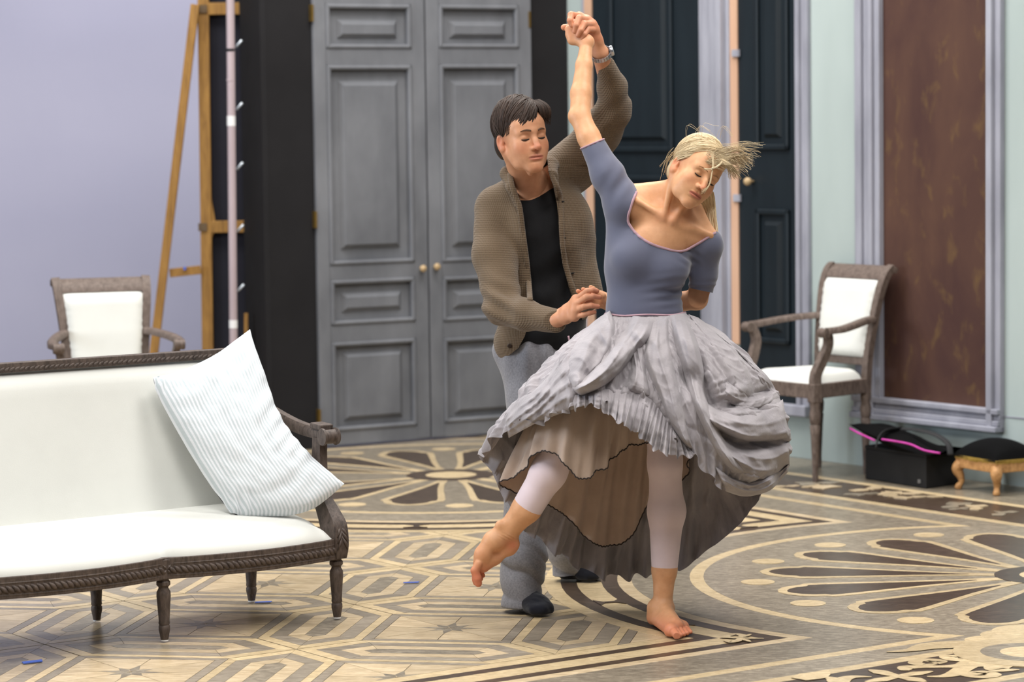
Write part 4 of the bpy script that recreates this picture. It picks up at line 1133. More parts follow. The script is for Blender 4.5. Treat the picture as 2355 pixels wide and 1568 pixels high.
def hair_mat(name, c, dk, rough=0.42):
    t = NT(name); v = t.coord('Object'); f = t.noise(v, 90, 3)
    a = t.n('Attribute', attribute_name='tone'); t.col(t.mix(dk, c, a.outputs['Fac'])); t.bump(f, 0.2, 0.002)
    return t.done(rough, 0.3)
M_HAIRM = hair_mat('dark_brown_hair', (66, 50, 41), (30, 22, 18), 0.6)
M_HAIRW = hair_mat('blonde_hair', (228, 210, 174), (172, 146, 108), 0.55)
M_LASH = plain('dark_lashes', (44, 32, 26), 0.7, 3)
M_LIPL = plain('lip_inner', (170, 98, 82), 0.6, 4)
M_BROWM = plain('brown_eyebrow', (96, 70, 52), 0.8, 8, 60)
M_STEEL = plain('brushed_steel', (190, 192, 198), 0.28, 8, 60, metal=0.9)

class HeadF:
    """frame of a head: x person's left, y forward, z up, origin between the eyes inside the skull"""
    def __init__(s, px, py, Y, L, F, U, sc):
        B = np.stack([np.array(cx_), np.array(cy_), -np.array(FWV)], 1)      # image right, image up, towards viewer
        s.o = w3(px, py, Y); s.sc = sc
        M = np.stack([B @ np.array(L), B @ np.array(F), B @ np.array(U)], 1)
        q, r = np.linalg.qr(M); q = q * np.sign(np.diag(r)); s.M = q
    def p(s, x, y, z): return s.o + s.M @ (np.array([x, y, z]) * s.sc)
    def ax(s): return [s.M[:, 0], s.M[:, 1], s.M[:, 2]]
    def loc(s, v): return ((np.asarray(v) - s.o) @ s.M) / s.sc
def add_head(F, h, female=False):
    p, sc, ax = h.p, h.sc, h.ax()
    E = lambda c, r, k=0.02, op='add', a=None: F.ell(p(*c), np.array(r) * sc, a or ax, k * sc, op)
    C = lambda a, b, ra, rb, k=0.012, op='add': F.cone(p(*a), p(*b), ra * sc, rb * sc, k * sc, op)
    j = 0.94 if female else 1.0
    E((0, -0.014, 0.036), (0.075, 0.095, 0.083), 0)
    E((0, 0.030, -0.030), (0.060 * j, 0.060, 0.078), 0.03)
    E((0, 0.048, 0.040), (0.058, 0.046, 0.046), 0.03)                        # forehead
    for s in (-1, 1):
        C((s * 0.052 * j, -0.004, -0.050), (s * 0.040 * j, 0.034, -0.088), 0.012, 0.010, 0.022)
        C((s * 0.040 * j, 0.034, -0.088), (s * 0.013, 0.070, -0.106), 0.010, 0.012, 0.02)
        E((s * 0.040, 0.060, -0.030), (0.021, 0.020, 0.024), 0.03)           # cheek
        C((s * 0.008, 0.086, 0.017), (s * 0.044, 0.070, 0.016), 0.0095, 0.008, 0.018)  # brow
    for s in (-1, 1): E((s * 0.030, 0.036, -0.060), (0.028, 0.036, 0.036), 0.03)
    E((0, 0.074, -0.104), (0.018 if female else 0.022, 0.016, 0.014), 0.022)  # chin
    E((0, 0.068, -0.068), (0.034, 0.024, 0.030), 0.025)                      # muzzle
    for s in (-1, 1): E((s * 0.031, 0.0985, 0.001), (0.0195, 0.016, 0.0135), 0.012, 'sub')   # sockets
    # nose
    C((0, 0.086, 0.012), (0, 0.100, -0.016), 0.0075, 0.0085, 0.010)
    C((0, 0.100, -0.016), (0, 0.109, -0.036), 0.0085, 0.0105 if female else 0.0118, 0.008)
    for s in (-1, 1):
        E((s * 0.0125, 0.096, -0.039), (0.0075, 0.010, 0.0075), 0.006)
        E((s * 0.0062, 0.106, -0.0475), (0.0034, 0.005, 0.0040), 0.003, 'sub')
    # lids over the eyeballs
    for s in (-1, 1): E((s * 0.031, 0.0725, -0.001), (0.0158, 0.0145, 0.0130), 0.004)
    # ears
    for s in (-1, 1):
        ea = [h.M @ np.array([1, 0.35 * s, 0]) / np.linalg.norm([1, .35, 0]), h.M @ np.array([-0.35 * s, 1, 0]) / np.linalg.norm([1, .35, 0]), h.M @ np.array([0, 0, 1.0])]
        E((s * 0.075, -0.018, -0.008), (0.0075, 0.0155 * j, 0.0265 * j), 0.006, 'add', ea)
        E((s * 0.083, -0.013, -0.004), (0.009, 0.009, 0.017), 0.003, 'sub', ea)
        E((s * 0.073, -0.010, -0.031), (0.006, 0.009, 0.009), 0.006, 'add', ea)
def mouth_z(x): return -0.0702 - 0.0002 * (x / 0.026) ** 2
def sculpt_face(v, h, full=1.0):
    """push lips and lip line into the muzzle of a meshed head"""
    q = h.loc(v); x, y, z = q[:, 0], q[:, 1], q[:, 2]; on = (y > 0.06) & (np.abs(x) < 0.034) & (z < -0.05) & (z > -0.095)
    dz = z - mouth_z(x); k = np.clip(1 - (x / 0.0285) ** 2, 0, 1)
    dy = full * (0.0042 * np.exp(-((dz - 0.0048) / 0.0036) ** 2) * k * (1 - 0.25 * np.exp(-(x / 0.004) ** 2)) + 0.0050 * np.exp(-((dz + 0.0062) / 0.0046) ** 2) * k ** 1.3)
    dy -= 0.0024 * np.exp(-(dz / 0.0020) ** 2) * np.sqrt(k) + 0.0022 * np.exp(-((dz + 0.0150) / 0.004) ** 2) * k
    dy -= 0.0016 * np.exp(-((x / 0.0035) ** 2 + ((dz - 0.013) / 0.005) ** 2))
    return v + (on * dy * h.sc)[:, None] * h.M[:, 1][None, :]
def surf_y(q, x, z):
    m = (np.hypot(q[:, 0] - x, q[:, 2] - z) < 0.0035) & (q[:, 1] > 0.03)
    return float(q[m, 1].max()) if m.any() else 0.085
def head_attrs(v, h):
    q = h.loc(v); x, y, z = q[:, 0], q[:, 1], q[:, 2]
    g = lambda c, r: np.exp(-(((x - c[0]) / r[0]) ** 2 + ((y - c[1]) / r[1]) ** 2 + ((z - c[2]) / r[2]) ** 2))
    fl = 0.75 * g((0, 0.11, -0.036), (.016, .02, .016)) + 0.42 * (g((-.042, .07, -.035), (.022, .03, .02)) + g((.042, .07, -.035), (.022, .03, .02))) + 0.6 * (g((-.08, -.015, -.01), (.02, .03, .04)) + g((.08, -.015, -.01), (.02, .03, .04))) + 0.3 * g((0, .08, -.105), (.02, .02, .014))
    dz = z - mouth_z(x); k = np.clip(1 - (x / 0.0275) ** 2, 0, 1)
    lp = 0.85 * np.clip(1.4 * np.exp(-((dz + 0.001) / (0.0105 * np.sqrt(k) + 1e-4)) ** 4), 0, 1) * (k > 0) * (y > 0.06)
    inside = (np.abs(q) < 0.16).all(1)
    return np.where(inside, np.clip(fl, 0, 1), 0), np.where(inside, lp, 0)
def eye_parts(h, par, brow_mat, hv, lash=0.0011, bw=0.0030):
    q = h.loc(hv); q = q[(q[:, 1] > 0.03) & (np.abs(q[:, 0]) < 0.07) & (np.abs(q[:, 2]) < 0.1)]
    for s in (-1, 1):
        pts = []
        for k in range(15):
            t = k / 14; xx = s * 0.031 + lerp(-0.0150, 0.0150, t); zz = -0.0062 - 0.0034 * (1 - ((xx - s * 0.031) / 0.0150) ** 2)
            pts.append(h.p(xx, surf_y(q, xx, zz) - 0.0004, zz))
        pts = [tuple(np.mean(pts[max(0, i - 1):i + 2], axis=0)) for i in range(15)]
        obj('eyelashes', MB().tube(pts, [lash * h.sc * (0.4 + 1.1 * math.sin(math.pi * (k + 0.5) / 15)) for k in range(15)], 6), M_LASH, par, smooth=True)
        up = []
        for k in range(14):
            t = k / 13; xx = s * lerp(0.012, 0.048, t); zz = 0.0165 + 0.0070 * math.sin(math.pi * (t * 0.75 + 0.1)); up.append(h.p(xx, surf_y(q, xx, zz) - 0.0006, zz))
        up = [tuple(np.mean(up[max(0, i - 1):i + 2], axis=0)) for i in range(14)]
        obj('eyebrow', MB().tube(up, [bw * h.sc * (0.30 + 0.70 * math.sin(math.pi * min(1, 0.22 + k / 16))) for k in range(14)], 7), brow_mat, par, smooth=True)
    ml = []
    for k in range(17):
        xx = lerp(-0.0235, 0.0235, k / 16); zz = float(mouth_z(xx)); ml.append(h.p(xx, surf_y(q, xx, zz) - 0.0015, zz))
    ml = [tuple(np.mean(ml[max(0, i - 1):i + 2], axis=0)) for i in range(17)]
    obj('lip_line', MB().tube(ml, [0.0009 * h.sc * (0.35 + 0.65 * math.sin(math.pi * (k + 0.5) / 17)) for k in range(17)], 6), M_LIPL, par, smooth=True)
def locks(paths, rads, flat, par, mat, name='hair', n=6, extra=None):
    """many tapering locks joined as one head of hair, each with its own shade"""
    vs, fs, sh = [], [], []; b = 0
    for pth, r in zip(paths, rads):
        mb = MB(); m = len(pth); tp = [max(0.0006, r * min(1.0, 0.35 + 3 * k / (m - 1), 0.12 + 2.2 * (1 - k / (m - 1)))) for k in range(m)]
        mb.tube(pth, [(q, q * flat) for q in tp], n, cap=False)
        vs += mb.v; fs += [[b + i for i in f] for f in mb.f]; sh += [rnd.uniform(0.25, 1.0)] * len(mb.v); b += len(mb.v)
    v, f = np.array(vs), np.array(fs); sh = np.array(sh)
    if extra is not None:
        ev, ef, es = extra; f = np.concatenate([f, ef + len(v)]); v = np.concatenate([v, ev]); sh = np.concatenate([sh, np.full(len(ev), es)])
    return npobj(name, v, f, mat, par, {'tone': sh})
# ================================================================== THE MAN
man = root('person', (G(1215, 1405) + G(1335, 1335)) / 2, 'man in brown knit cardigan, black shirt and grey sweatpants supporting the leaning dancer', 'person', 'two dancers')
hM = HeadF(1200, 316, 9.62, (0.884, 0.139, -0.446), (0.453, -0.02, 0.891), (-0.115, 0.99, 0.081), 1.0)
nb = w3(1224, 455, 9.745)
F = Field(np.minimum(hM.o, nb) - [0.17, 0.17, 0.06], np.maximum(hM.o, nb) + [0.17, 0.15, 0.17], 0.002)
add_head(F, hM)
F.cone(hM.p(0, -0.03, -0.045), nb, 0.056, 0.060, 0.02)
for s in (-1, 1): F.cone(hM.p(s * 0.058, -0.02, -0.04), nb + np.array([s * 0.01, -0.045, -0.015]), 0.014, 0.010, 0.02)
F.ell(hM.p(0, 0.035, -0.118), (0.012, 0.012, 0.014), None, 0.02)
F.cone(nb + [0, 0.02, 0.03], w3(1150, 470, 9.77), 0.05, 0.05, 0.04); F.cone(nb + [0, 0.02, 0.03], w3(1310, 400, 9.83), 0.05, 0.05, 0.04)
v, f = F.mesh(); v = relax(v, f, 1, 0.3); fl, lp = head_attrs(v, hM); v = sculpt_face(v, hM, 0.85); hvM = v
body_parts = [(v, f, fl, lp)]
# ---- raised left hand holding the dancer's hand
wr, el = w3(1381, 122, 9.475), w3(1415, 256, 9.66)
F = Field(w3(1285, 215, 9.30) - [0, 0, 0.02], w3(1425, 15, 9.60), 0.002)
Fi = [[(1332, 37, 9.435), (1313.5, 34, 9.395), (1311, 47, 9.375), (1315, 58, 9.375)],
      [(1350, 46, 9.430), (1332, 42, 9.375), (1325, 58, 9.360), (1322, 72, 9.366)],
      [(1362, 56, 9.430), (1344, 55, 9.372), (1336, 69, 9.358), (1329.5, 81, 9.366)],
      [(1369, 68, 9.435), (1352, 68, 9.385), (1344, 79, 9.368), (1339.5, 87.5, 9.370)]]
def hand(F, wrist, fingers, rads, palm_r=0.0155, k=0.012, kp=0.013):
    for fi, q in enumerate(fingers):
        m = w3(*q[0]); F.cone(wrist, m, palm_r * 1.0, palm_r * 0.78, kp)
        if fi: F.cone(w3(*fingers[fi - 1][0]), m, palm_r * 0.80, palm_r * 0.78, kp); F.cone((w3(*fingers[fi - 1][0]) + wrist) / 2, (m + wrist) / 2, palm_r * 0.95, palm_r * 0.95, kp)
    for fi, q in enumerate(fingers):
        r = rads[fi] if isinstance(rads, (list, tuple)) else rads
        F.chain([w3(*a) for a in q], [r * 1.12, r * 1.05, r * 0.93, r * 0.82], 0.0035)
F.chain([el, (el + wr) / 2, wr], [0.030, 0.029, 0.0285], 0.01)
hand(F, wr, Fi, [0.0108, 0.0110, 0.0105, 0.0095])
F.chain([w3(1372, 104, 9.475), w3(1345, 74, 9.475), w3(1315, 62, 9.455), w3(1297, 63, 9.435)], [0.018, 0.014, 0.0115, 0.0105], 0.006)
v, f = F.mesh(); v = relax(v, f, 1, 0.3)
X, Yp = projnp(v); body_parts.append((v, f, np.where(Yp < 95, 0.35, 0.1), np.zeros(len(v))))
# ---- lower right hand over the dancer's other hand
wr2, el2 = w3(1281, 736, 9.375), w3(1152, 712, 9.55)
F = Field(w3(1225, 800, 9.24), w3(1400, 640, 9.46), 0.002)
Fj = [[(1325, 688, 9.325), (1350, 669.5, 9.292), (1362, 667, 9.292), (1373, 669, 9.298)],
      [(1326, 700, 9.312), (1347, 684, 9.280), (1363, 681, 9.282), (1378, 683.5, 9.290)],
      [(1324, 714, 9.308), (1342, 705.5, 9.280), (1359, 702.5, 9.282), (1375.5, 705, 9.290)],
      [(1322, 728, 9.312), (1341, 724, 9.290), (1355, 720, 9.290), (1367, 718, 9.296)]]
F.chain([el2, (el2 + wr2) / 2, wr2], [0.030, 0.030, 0.030], 0.01)
hand(F, wr2, Fj, [0.0098, 0.0100, 0.0096, 0.0086], 0.0175)
F.chain([w3(1290, 720, 9.37), w3(1318, 700, 9.375), w3(1345, 690, 9.365), w3(1362, 690, 9.36)], [0.018, 0.014, 0.0115, 0.010], 0.006)
v, f = F.mesh(); v = relax(v, f, 1, 0.3); X, Yp = projnp(v)
fl2 = 0.12 + 0.4 * np.clip((X - 1345) / 30, 0, 1)
body_parts.append((v, f, fl2, np.zeros(len(v))))
# ---- trunk, arms and legs under the clothes
F = Field(w3(1060, 1440, 9.3) - [0, 0, 0.02], w3(1470, 230, 10.2) + [0, 0.05, 0.05], 0.009)
F.chain([nb, w3(1240, 560, 9.76), w3(1245, 700, 9.78), w3(1240, 800, 9.80)], [0.06, 0.075, 0.075, 0.085], 0.03)
F.chain([w3(1150, 478, 9.76), el2, wr2], [0.045, 0.036, 0.022], 0.02); F.chain([nb, w3(1150, 478, 9.76)], [0.06, 0.055], 0.03)
F.chain([w3(1325, 375, 9.85), el, wr], [0.05, 0.036, 0.022], 0.02); F.chain([nb, w3(1325, 375, 9.85)], [0.06, 0.055], 0.03)
LEGF = [w3(1222, 850, 9.78), w3(1238, 980, 9.71), w3(1217, 1110, 9.61), w3(1203, 1290, 9.51), w3(1200, 1385, 9.475)]
LEGB = [w3(1272, 850, 9.84), w3(1284, 980, 9.91), w3(1290, 1100, 9.99), w3(1300, 1240, 10.07), w3(1306, 1318, 10.105)]
F.chain(LEGF[:4] + [w3(1200, 1350, 9.48)], [0.075, 0.062, 0.05, 0.04, 0.03], 0.03); F.chain(LEGB[:4] + [w3(1305, 1275, 10.09)], [0.075, 0.062, 0.05, 0.04, 0.03], 0.03)
v, f = F.mesh(); body_parts.append((v, f, np.zeros(len(v)), np.zeros(len(v))))
vv, ff = joinm([(a, b) for a, b, _, _ in body_parts])
npobj('body', vv, ff, M_SKM, man, {'flush': np.concatenate([a[2] for a in body_parts]), 'lip': np.concatenate([a[3] for a in body_parts])})
eye_parts(hM, man, M_BROWM, hvM, 0.0021, 0.0034)
# ---- hair: fitted cap plus swept locks
F = Field(hM.o - 0.17, hM.o + 0.17, 0.0028)
axM = hM.ax()
F.ell(hM.p(0, -0.020, 0.048), (0.081, 0.101, 0.088), axM, 0)
F.ell(hM.p(0, -0.055, -0.02), (0.074, 0.062, 0.07), axM, 0.02)
F.ell(hM.p(-0.012, 0.105, -0.050), (0.088, 0.088, 0.104), axM, 0.01, 'sub')
for s in (-1, 1): F.ell(hM.p(s * 0.085, 0.012, -0.058), (0.03, 0.05, 0.055), axM, 0.006, 'sub')
F.ell(hM.p(0, -0.03, -0.13), (0.12, 0.1, 0.07), axM, 0.01, 'sub')
hv, hf = F.mesh()
paths, rads = [], []
cM, rM = np.array([0, -0.018, 0.046]), np.array([0.084, 0.104, 0.098])
def epath(d0, d1, c, r, h, n=9, lift=0.0, sag=0.0, noise=0.02):
    d0, d1 = np.array(d0, float), np.array(d1, float); d0 /= np.linalg.norm(d0); d1 /= np.linalg.norm(d1)
    om = math.acos(max(-1, min(1, d0 @ d1))); out = []; ph = rnd.uniform(0, 6)
    for k in range(n):
        t = k / (n - 1); d = (math.sin((1 - t) * om) * d0 + math.sin(t * om) * d1) / math.sin(om)
        rr = 1.0 + lift * math.sin(math.pi * t) + noise * math.sin(ph + 4 * t) * 0.5 - sag * t * t
        out.append(h.p(*(c + r * d * rr)))
    return out
for i in range(620):
    u = rnd.random()
    if u < 0.50:   # over the top, from the parting on his left across to his right
        a = rnd.uniform(-0.95, 0.75); d0 = (0.55 + rnd.uniform(-.1, .1), a, 0.80); d1 = (-1.0, a + 0.30 + rnd.uniform(-.15, .15), rnd.uniform(-0.45, 0.25))
    elif u < 0.68: # side and back falls
        a = rnd.uniform(-1.0, -0.1); d0 = (-0.55, a, 0.75); d1 = (-0.85 + rnd.uniform(-.2, .3), a - 0.3, rnd.uniform(-0.75, -0.3))
    elif u < 0.84: # left side
        a = rnd.uniform(-0.9, 0.75); d0 = (rnd.uniform(0.0, 0.55), a, 0.85); d1 = (1.0, a + 0.25, rnd.uniform(-0.35, 0.1))
    else:          # crown tufts
        a = rnd.uniform(-0.6, 0.5); d0 = (0.1, a - 0.2, 1.0); d1 = (rnd.uniform(-0.9, 0.8), a + 0.35, rnd.uniform(0.35, 0.6))
    paths.append(epath(d0, d1, cM, rM, hM, 9, rnd.uniform(0.0, 0.045), 0.0, 0.03)); rads.append(rnd.uniform(0.0016, 0.0042))
for i in range(230):   # fringe swept from the parting over the right brow
    u = rnd.random(); d0 = (0.50 + rnd.uniform(-.25, .1), rnd.uniform(0.25, 0.75), 0.80); d1 = (lerp(-0.95, 0.05, u ** 1.3) + rnd.uniform(-.08, .08), lerp(0.72, 1.0, u), lerp(-0.70, -0.02, u) + rnd.uniform(-.10, .18))
    paths.append(epath(d0, d1, cM, rM * np.array([1, 1.02, 1]), hM, 11, rnd.uniform(0.02, 0.075), 0.0, 0.04)); rads.append(rnd.uniform(0.0012, 0.0032))
for i in range(60):   # strands falling to his left temple
    x0 = rnd.uniform(0.03, 0.07)
    e = [hM.p(x0 - 0.01, 0.045, 0.122), hM.p(x0 + 0.008, 0.072, 0.098), hM.p(x0 + 0.012, 0.076, 0.068), hM.p(0.070 + rnd.uniform(-.012, .016), 0.058, 0.045 + rnd.uniform(-.015, .01))]
    paths.append(spline(e, 3)); rads.append(rnd.uniform(0.0012, 0.003))
locks(paths, rads, 0.55, man, M_HAIRM, extra=(hv, hf, 0.3))
# ---- black T-shirt
F = Field(w3(1100, 820, 9.45), w3(1390, 380, 10.0) + [0, 0, 0.03], 0.005)
F.ell(w3(1240, 540, 9.745), (0.165, 0.108, 0.17), None, 0); F.ell(w3(1250, 680, 9.765), (0.155, 0.105, 0.17), None, 0.05)
F.cone(w3(1165, 462, 9.775), w3(1290, 418, 9.82), 0.058, 0.06, 0.05); F.ell(w3(1248, 770, 9.78), (0.155, 0.11, 0.08), None, 0.05)
v, f = F.mesh(); n = vnormals(v, f)
X, Yp = projnp(v)
t_ = (X - 1210) / 90.0
v = v + n * (0.0045 * np.sin((Yp + 0.9 * (X - 1200)) / 13.0 + 1.5 * np.sin(X / 30)) * np.clip((Yp - 470) / 150, 0.15, 1) + 0.004 * vnoise(v, (14, 14, 9), 3.0))[:, None]
neck_y = np.interp(X, [1165, 1190, 1205, 1225, 1245, 1262], [415, 445, 456, 458, 448, 405])
v, f = trimto(v, f, neck_y - Yp)
npobj('t_shirt', v, f, M_TEE, man)
# ---- knitted cardigan
CF = Field(w3(1060, 880, 9.36), w3(1475, 130, 10.06) + [0, 0, 0.04], 0.0042)
CF.ell(w3(1245, 530, 9.75), (0.182, 0.124, 0.18), None, 0); CF.ell(w3(1250, 670, 9.765), (0.172, 0.12, 0.18), None, 0.05)
CF.ell(w3(1240, 790, 9.785), (0.158, 0.125, 0.12), None, 0.05)
CF.cone(w3(1150, 474, 9.76), w3(1325, 378, 9.83), 0.072, 0.082, 0.05)
CF.cone(w3(1345, 560, 9.78), w3(1365, 680, 9.76), 0.035, 0.032, 0.05)
CF.chain([w3(1137, 484, 9.75), w3(1135, 590, 9.665), w3(1155, 708, 9.55)], [0.070, 0.066, 0.062], 0.03)
CF.chain([w3(1155, 710, 9.55), w3(1210, 726, 9.465), w3(1277, 738, 9.378)], [0.060, 0.051, 0.037], 0.022)
CF.chain([w3(1322, 378, 9.845), w3(1378, 305, 9.745), w3(1412, 254, 9.66)], [0.086, 0.070, 0.060], 0.035)
CF.chain([w3(1412, 252, 9.66), w3(1409, 200, 9.59), w3(1393, 152, 9.515)], [0.059, 0.049, 0.033], 0.02)
COLL = [(1192, 470, 9.632), (1178, 432, 9.640), (1168, 400, 9.695), (1186, 384, 9.79), (1240, 372, 9.82), (1268, 378, 9.73), (1270, 405, 9.650), (1281, 440, 9.632)]
CF.chain([w3(*p) for p in COLL], [0.016, 0.022, 0.024, 0.024, 0.024, 0.022, 0.018, 0.012], 0.012)
v, f = CF.mesh(); n = vnormals(v, f); X, Yp = projnp(v)
a1 = np.array(w3(1155, 708, 9.55)); de = np.linalg.norm((v - a1) * [1, 0.7, 1], axis=1)
fold = 0.011 * np.exp(-(de / 0.075) ** 2) * np.sin((Yp * 0.95 - (X - 1150) * 0.55) / 6.6)
a2 = np.array(w3(1412, 254, 9.66)); de2 = np.linalg.norm(v - a2, axis=1)
fold += 0.006 * np.exp(-(de2 / 0.07) ** 2) * np.sin((X + Yp) / 9.0)
fold += 0.010 * np.exp(-(((X - 1196) / 22) ** 2 + ((Yp - 600) / 110) ** 2)) * -1.0          # valley between arm and front
fold += 0.004 * vnoise(v, (9, 9, 7), 1.3)
fold += 0.005 * np.exp(-(((X - 1330) / 45) ** 2)) * np.sin((X * 0.8 - Yp * 0.55) / 15.0) * (Yp > 380) * (Yp < 720)
v = v + n * fold[:, None]
X, Yp = projnp(v)
front = v[:, 1] < 9.765
lx = np.interp(Yp, [360, 395, 440, 480, 540, 600, 660, 720, 775, 800, 845], [1172, 1176, 1187, 1200, 1208, 1216, 1221, 1224, 1206, 1192, 1135])
rx = np.interp(Yp, [360, 395, 430, 470, 500, 560, 610, 660, 700, 760, 845], [1258, 1262, 1273, 1281, 1284, 1287, 1294, 1308, 1322, 1352, 1372])
arm_ = (np.linalg.norm(np.cross(v - a1, (np.array(w3(1277, 738, 9.378)) - a1) / np.linalg.norm(np.array(w3(1277, 738, 9.378)) - a1)), axis=1) < 0.078) & (v[:, 1] < 9.615) & (Yp > 640)
g_open = np.where(front & ~arm_ & (Yp > 366), np.minimum(X - lx, rx - X), -60)
nkd = np.linalg.norm((v - np.array(w3(1222, 420, 9.735))) * [1, 0.9, 0.5], axis=1)
g_neck = np.where(Yp < 470, (0.052 - nkd) * 670, -60)
g_hem = np.where(arm_, -60, Yp - np.interp(X, [1100, 1135, 1180, 1400], [845, 842, 826, 790]))
cv, cf = trimto(v, f, np.maximum(np.maximum(g_open, g_neck), g_hem))
npobj('cardigan', cv, cf, M_KNIT, man)
def snap(px, py, off=0.0, fld=None):
    h_ = (fld or CF).hit(px, py, 9.3, 10.0); return h_
bandL = [snap(x - 5, y) for x, y in ((1178, 400), (1182, 425), (1192, 455), (1200, 478), (1208, 540), (1216, 600), (1221, 650), (1224, 690))]
bandR = [snap(x + 6, y) for x, y in ((1261, 392), (1267, 412), (1276, 432), (1283, 455), (1285, 500), (1288, 560), (1295, 610), (1309, 655), (1322, 690))]
for bnd in (bandL, bandR):
    pts = [p + Vector((0, -0.004, 0)) for p in bnd if p is not None]
    if len(pts) > 2: obj('placket', MB().tube(spline(pts, 5), [(0.010, 0.0055)] * (5 * (len(pts) - 1) + 1), 8), M_KNIT, man, smooth=True)
for px, py in ((1293, 464), (1296, 548), (1317, 628)):
    p = snap(px, py)
    if p is not None: obj('buttonhole', MB().tube([p + Vector((-0.008, -0.003, -0.002)), p + Vector((0, -0.006, 0)), p + Vector((0.008, -0.003, 0.002))], [0.001, 0.0032, 0.001], 6), M_TEE, man, smooth=True)
pbn = snap(1172, 795)
if pbn is not None: obj('button', MB().lathe([(0.001, -0.003), (0.0085, -0.003), (0.0085, 0.001), (0.006, 0.003), (0.001, 0.002)], pbn + Vector((0, -0.006, 0)), 14, Vector((0, -1, 0)).to_track_quat('Z', 'Y').to_matrix()), plain('brown_button', (58, 44, 34), 0.4, 5), man, smooth=True)
# ---- sweatpants
F = Field(w3(1100, 1425, 9.30), w3(1420, 730, 10.26) + [0, 0, 0.03], 0.0055)
F.ell(w3(1238, 810, 9.80), (0.158, 0.122, 0.13), None, 0)
F.chain(LEGF, [0.100, 0.090, 0.080, 0.076, 0.066], 0.04); F.chain([LEGF[-1], w3(1199, 1392, 9.472)], [0.066, 0.066], 0.02)
F.chain(LEGB, [0.098, 0.092, 0.082, 0.070, 0.060], 0.04)
F.plane((0, 0, 0.012), (0, 0, -1))
v, f = F.mesh(); n = vnormals(v, f); X, Yp = projnp(v)
k = np.clip((Yp - 1120) / 120, 0, 1)
fold = k * 0.004 * np.sin((Yp - 0.75 * (X - 1200) + 12 * np.sin(X / 17)) / 11.0) * np.exp(-((Yp - 1310) / 75) ** 2)
rgm = lambda q: (1 - np.abs(np.sin(q))) ** 2
fold += k * 0.013 * rgm((Yp - 0.62 * (X - 1200) + 10 * np.sin(X / 19)) / 21.0) * np.exp(-((Yp - 1318) / 60) ** 2)
fold += 0.0035 * vnoise(v, (11, 11, 5), 2.2) + 0.006 * np.exp(-((Yp - 800) / 60) ** 2) * np.sin(X / 7.5)
fold += 0.006 * np.sin((X * 0.9 + Yp * 0.35) / 16) * (Yp < 1000)
v = v + n * fold[:, None]; v[:, 2] = np.maximum(v[:, 2], 0.004)
legsep = v[:, 1]
cut = (Yp > np.interp(X, [1140, 1160, 1200, 1250], [1412, 1408, 1402, 1384])) & (v[:, 1] < 9.7)
v, f = trimto(v, f, np.where(v[:, 1] < 9.7, Yp - np.interp(X, [1140, 1160, 1200, 1250], [1412, 1408, 1402, 1384]), -50))
npobj('sweatpants', v, f, M_SWEAT, man)
obj('drawstring', MB().tube(spline([w3(1307, 772, 9.62), w3(1312, 800, 9.62), w3(1309, 830, 9.63)], 4), 0.0035, 6), M_PTRIM, man, smooth=True)
# ---- socks
def sock(heel, toe, ank, par):
    heel, toe = Vector(heel), Vector(toe); d = (toe - heel).normalized(); s = Vector((-d.y, d.x, 0))
    mn = np.minimum(np.minimum(heel, toe), np.array(ank)) - 0.09; mx = np.maximum(np.maximum(heel, toe), np.array(ank)) + 0.09
    F = Field(mn, mx, 0.004); L = (toe - heel).length
    F.cone(np.array(ank), np.array(heel + Vector((0, 0, 0.05))), 0.042, 0.036, 0); F.cone(np.array(heel + Vector((0, 0, 0.036))), np.array(heel + d * 0.02 + Vector((0, 0, 0.034))), 0.034, 0.034, 0.02)
    F.cone(np.array(heel + d * 0.02 + Vector((0, 0, 0.055))), np.array(heel + d * L * 0.66 + Vector((0, 0, 0.033))), 0.036, 0.031, 0.025)
    for w in (-0.026, 0, 0.026): F.cone(np.array(heel + d * L * 0.55 + s * w + Vector((0, 0, 0.028))), np.array(toe - d * (0.018 + abs(w) * 0.5) + s * w + Vector((0, 0, 0.022))), 0.026, 0.020, 0.02)
    F.plane((0, 0, 0.003), (0, 0, -1), 0.006)
    v, f = F.mesh(); n = vnormals(v, f); v = v + n * (0.0015 * vnoise(v, (60, 60, 60), 1))[:, None]
    return npobj('sock', v, f, M_SOCK, par)
h1 = G(1205, 1394); sock((h1.x, 9.535, 0), (W(1252, 1410, 9.36).x, 9.345, 0), w3(1203, 1384, 9.50), man)
sock((W(1312, 1330, 10.12).x, 10.13, 0), (W(1378, 1336, 10.06).x, 10.06, 0), w3(1308, 1310, 10.11), man)
# ---- steel watch on the raised wrist
ad = Vector(wr - el).normalized(); wc = Vector(wr) - ad * 0.004
q1 = ad.cross(Vector((0, 1, 0))).normalized(); q2 = ad.cross(q1).normalized()
wmb = MB(); NL = 24
for k in range(NL):
    a = 2 * math.pi * k / NL; c = wc + q1 * 0.0345 * math.cos(a) + q2 * 0.0345 * math.sin(a); t = -q1 * math.sin(a) + q2 * math.cos(a); o_ = q1 * math.cos(a) + q2 * math.sin(a)
    wmb.box(c, (0.0078, 0.0032, 0.015), Matrix((t, o_, ad)).transposed())
wt = root('wristwatch', wc, 'steel bracelet wristwatch on the raised wrist of the man', 'watch')
obj('bracelet', wmb, M_STEEL, wt)
rt = Vector((1, -0.05, 0.35)); rt = (rt - ad * rt.dot(ad)).normalized()
obj('case', MB().lathe([(0.001, -0.005), (0.017, -0.005), (0.0185, 0.0), (0.017, 0.005), (0.014, 0.0065), (0.001, 0.0065)], wc + rt * 0.0375, 24, rt.to_track_quat('Z', 'Y').to_matrix()), M_STEEL, wt, smooth=True, auto=40)
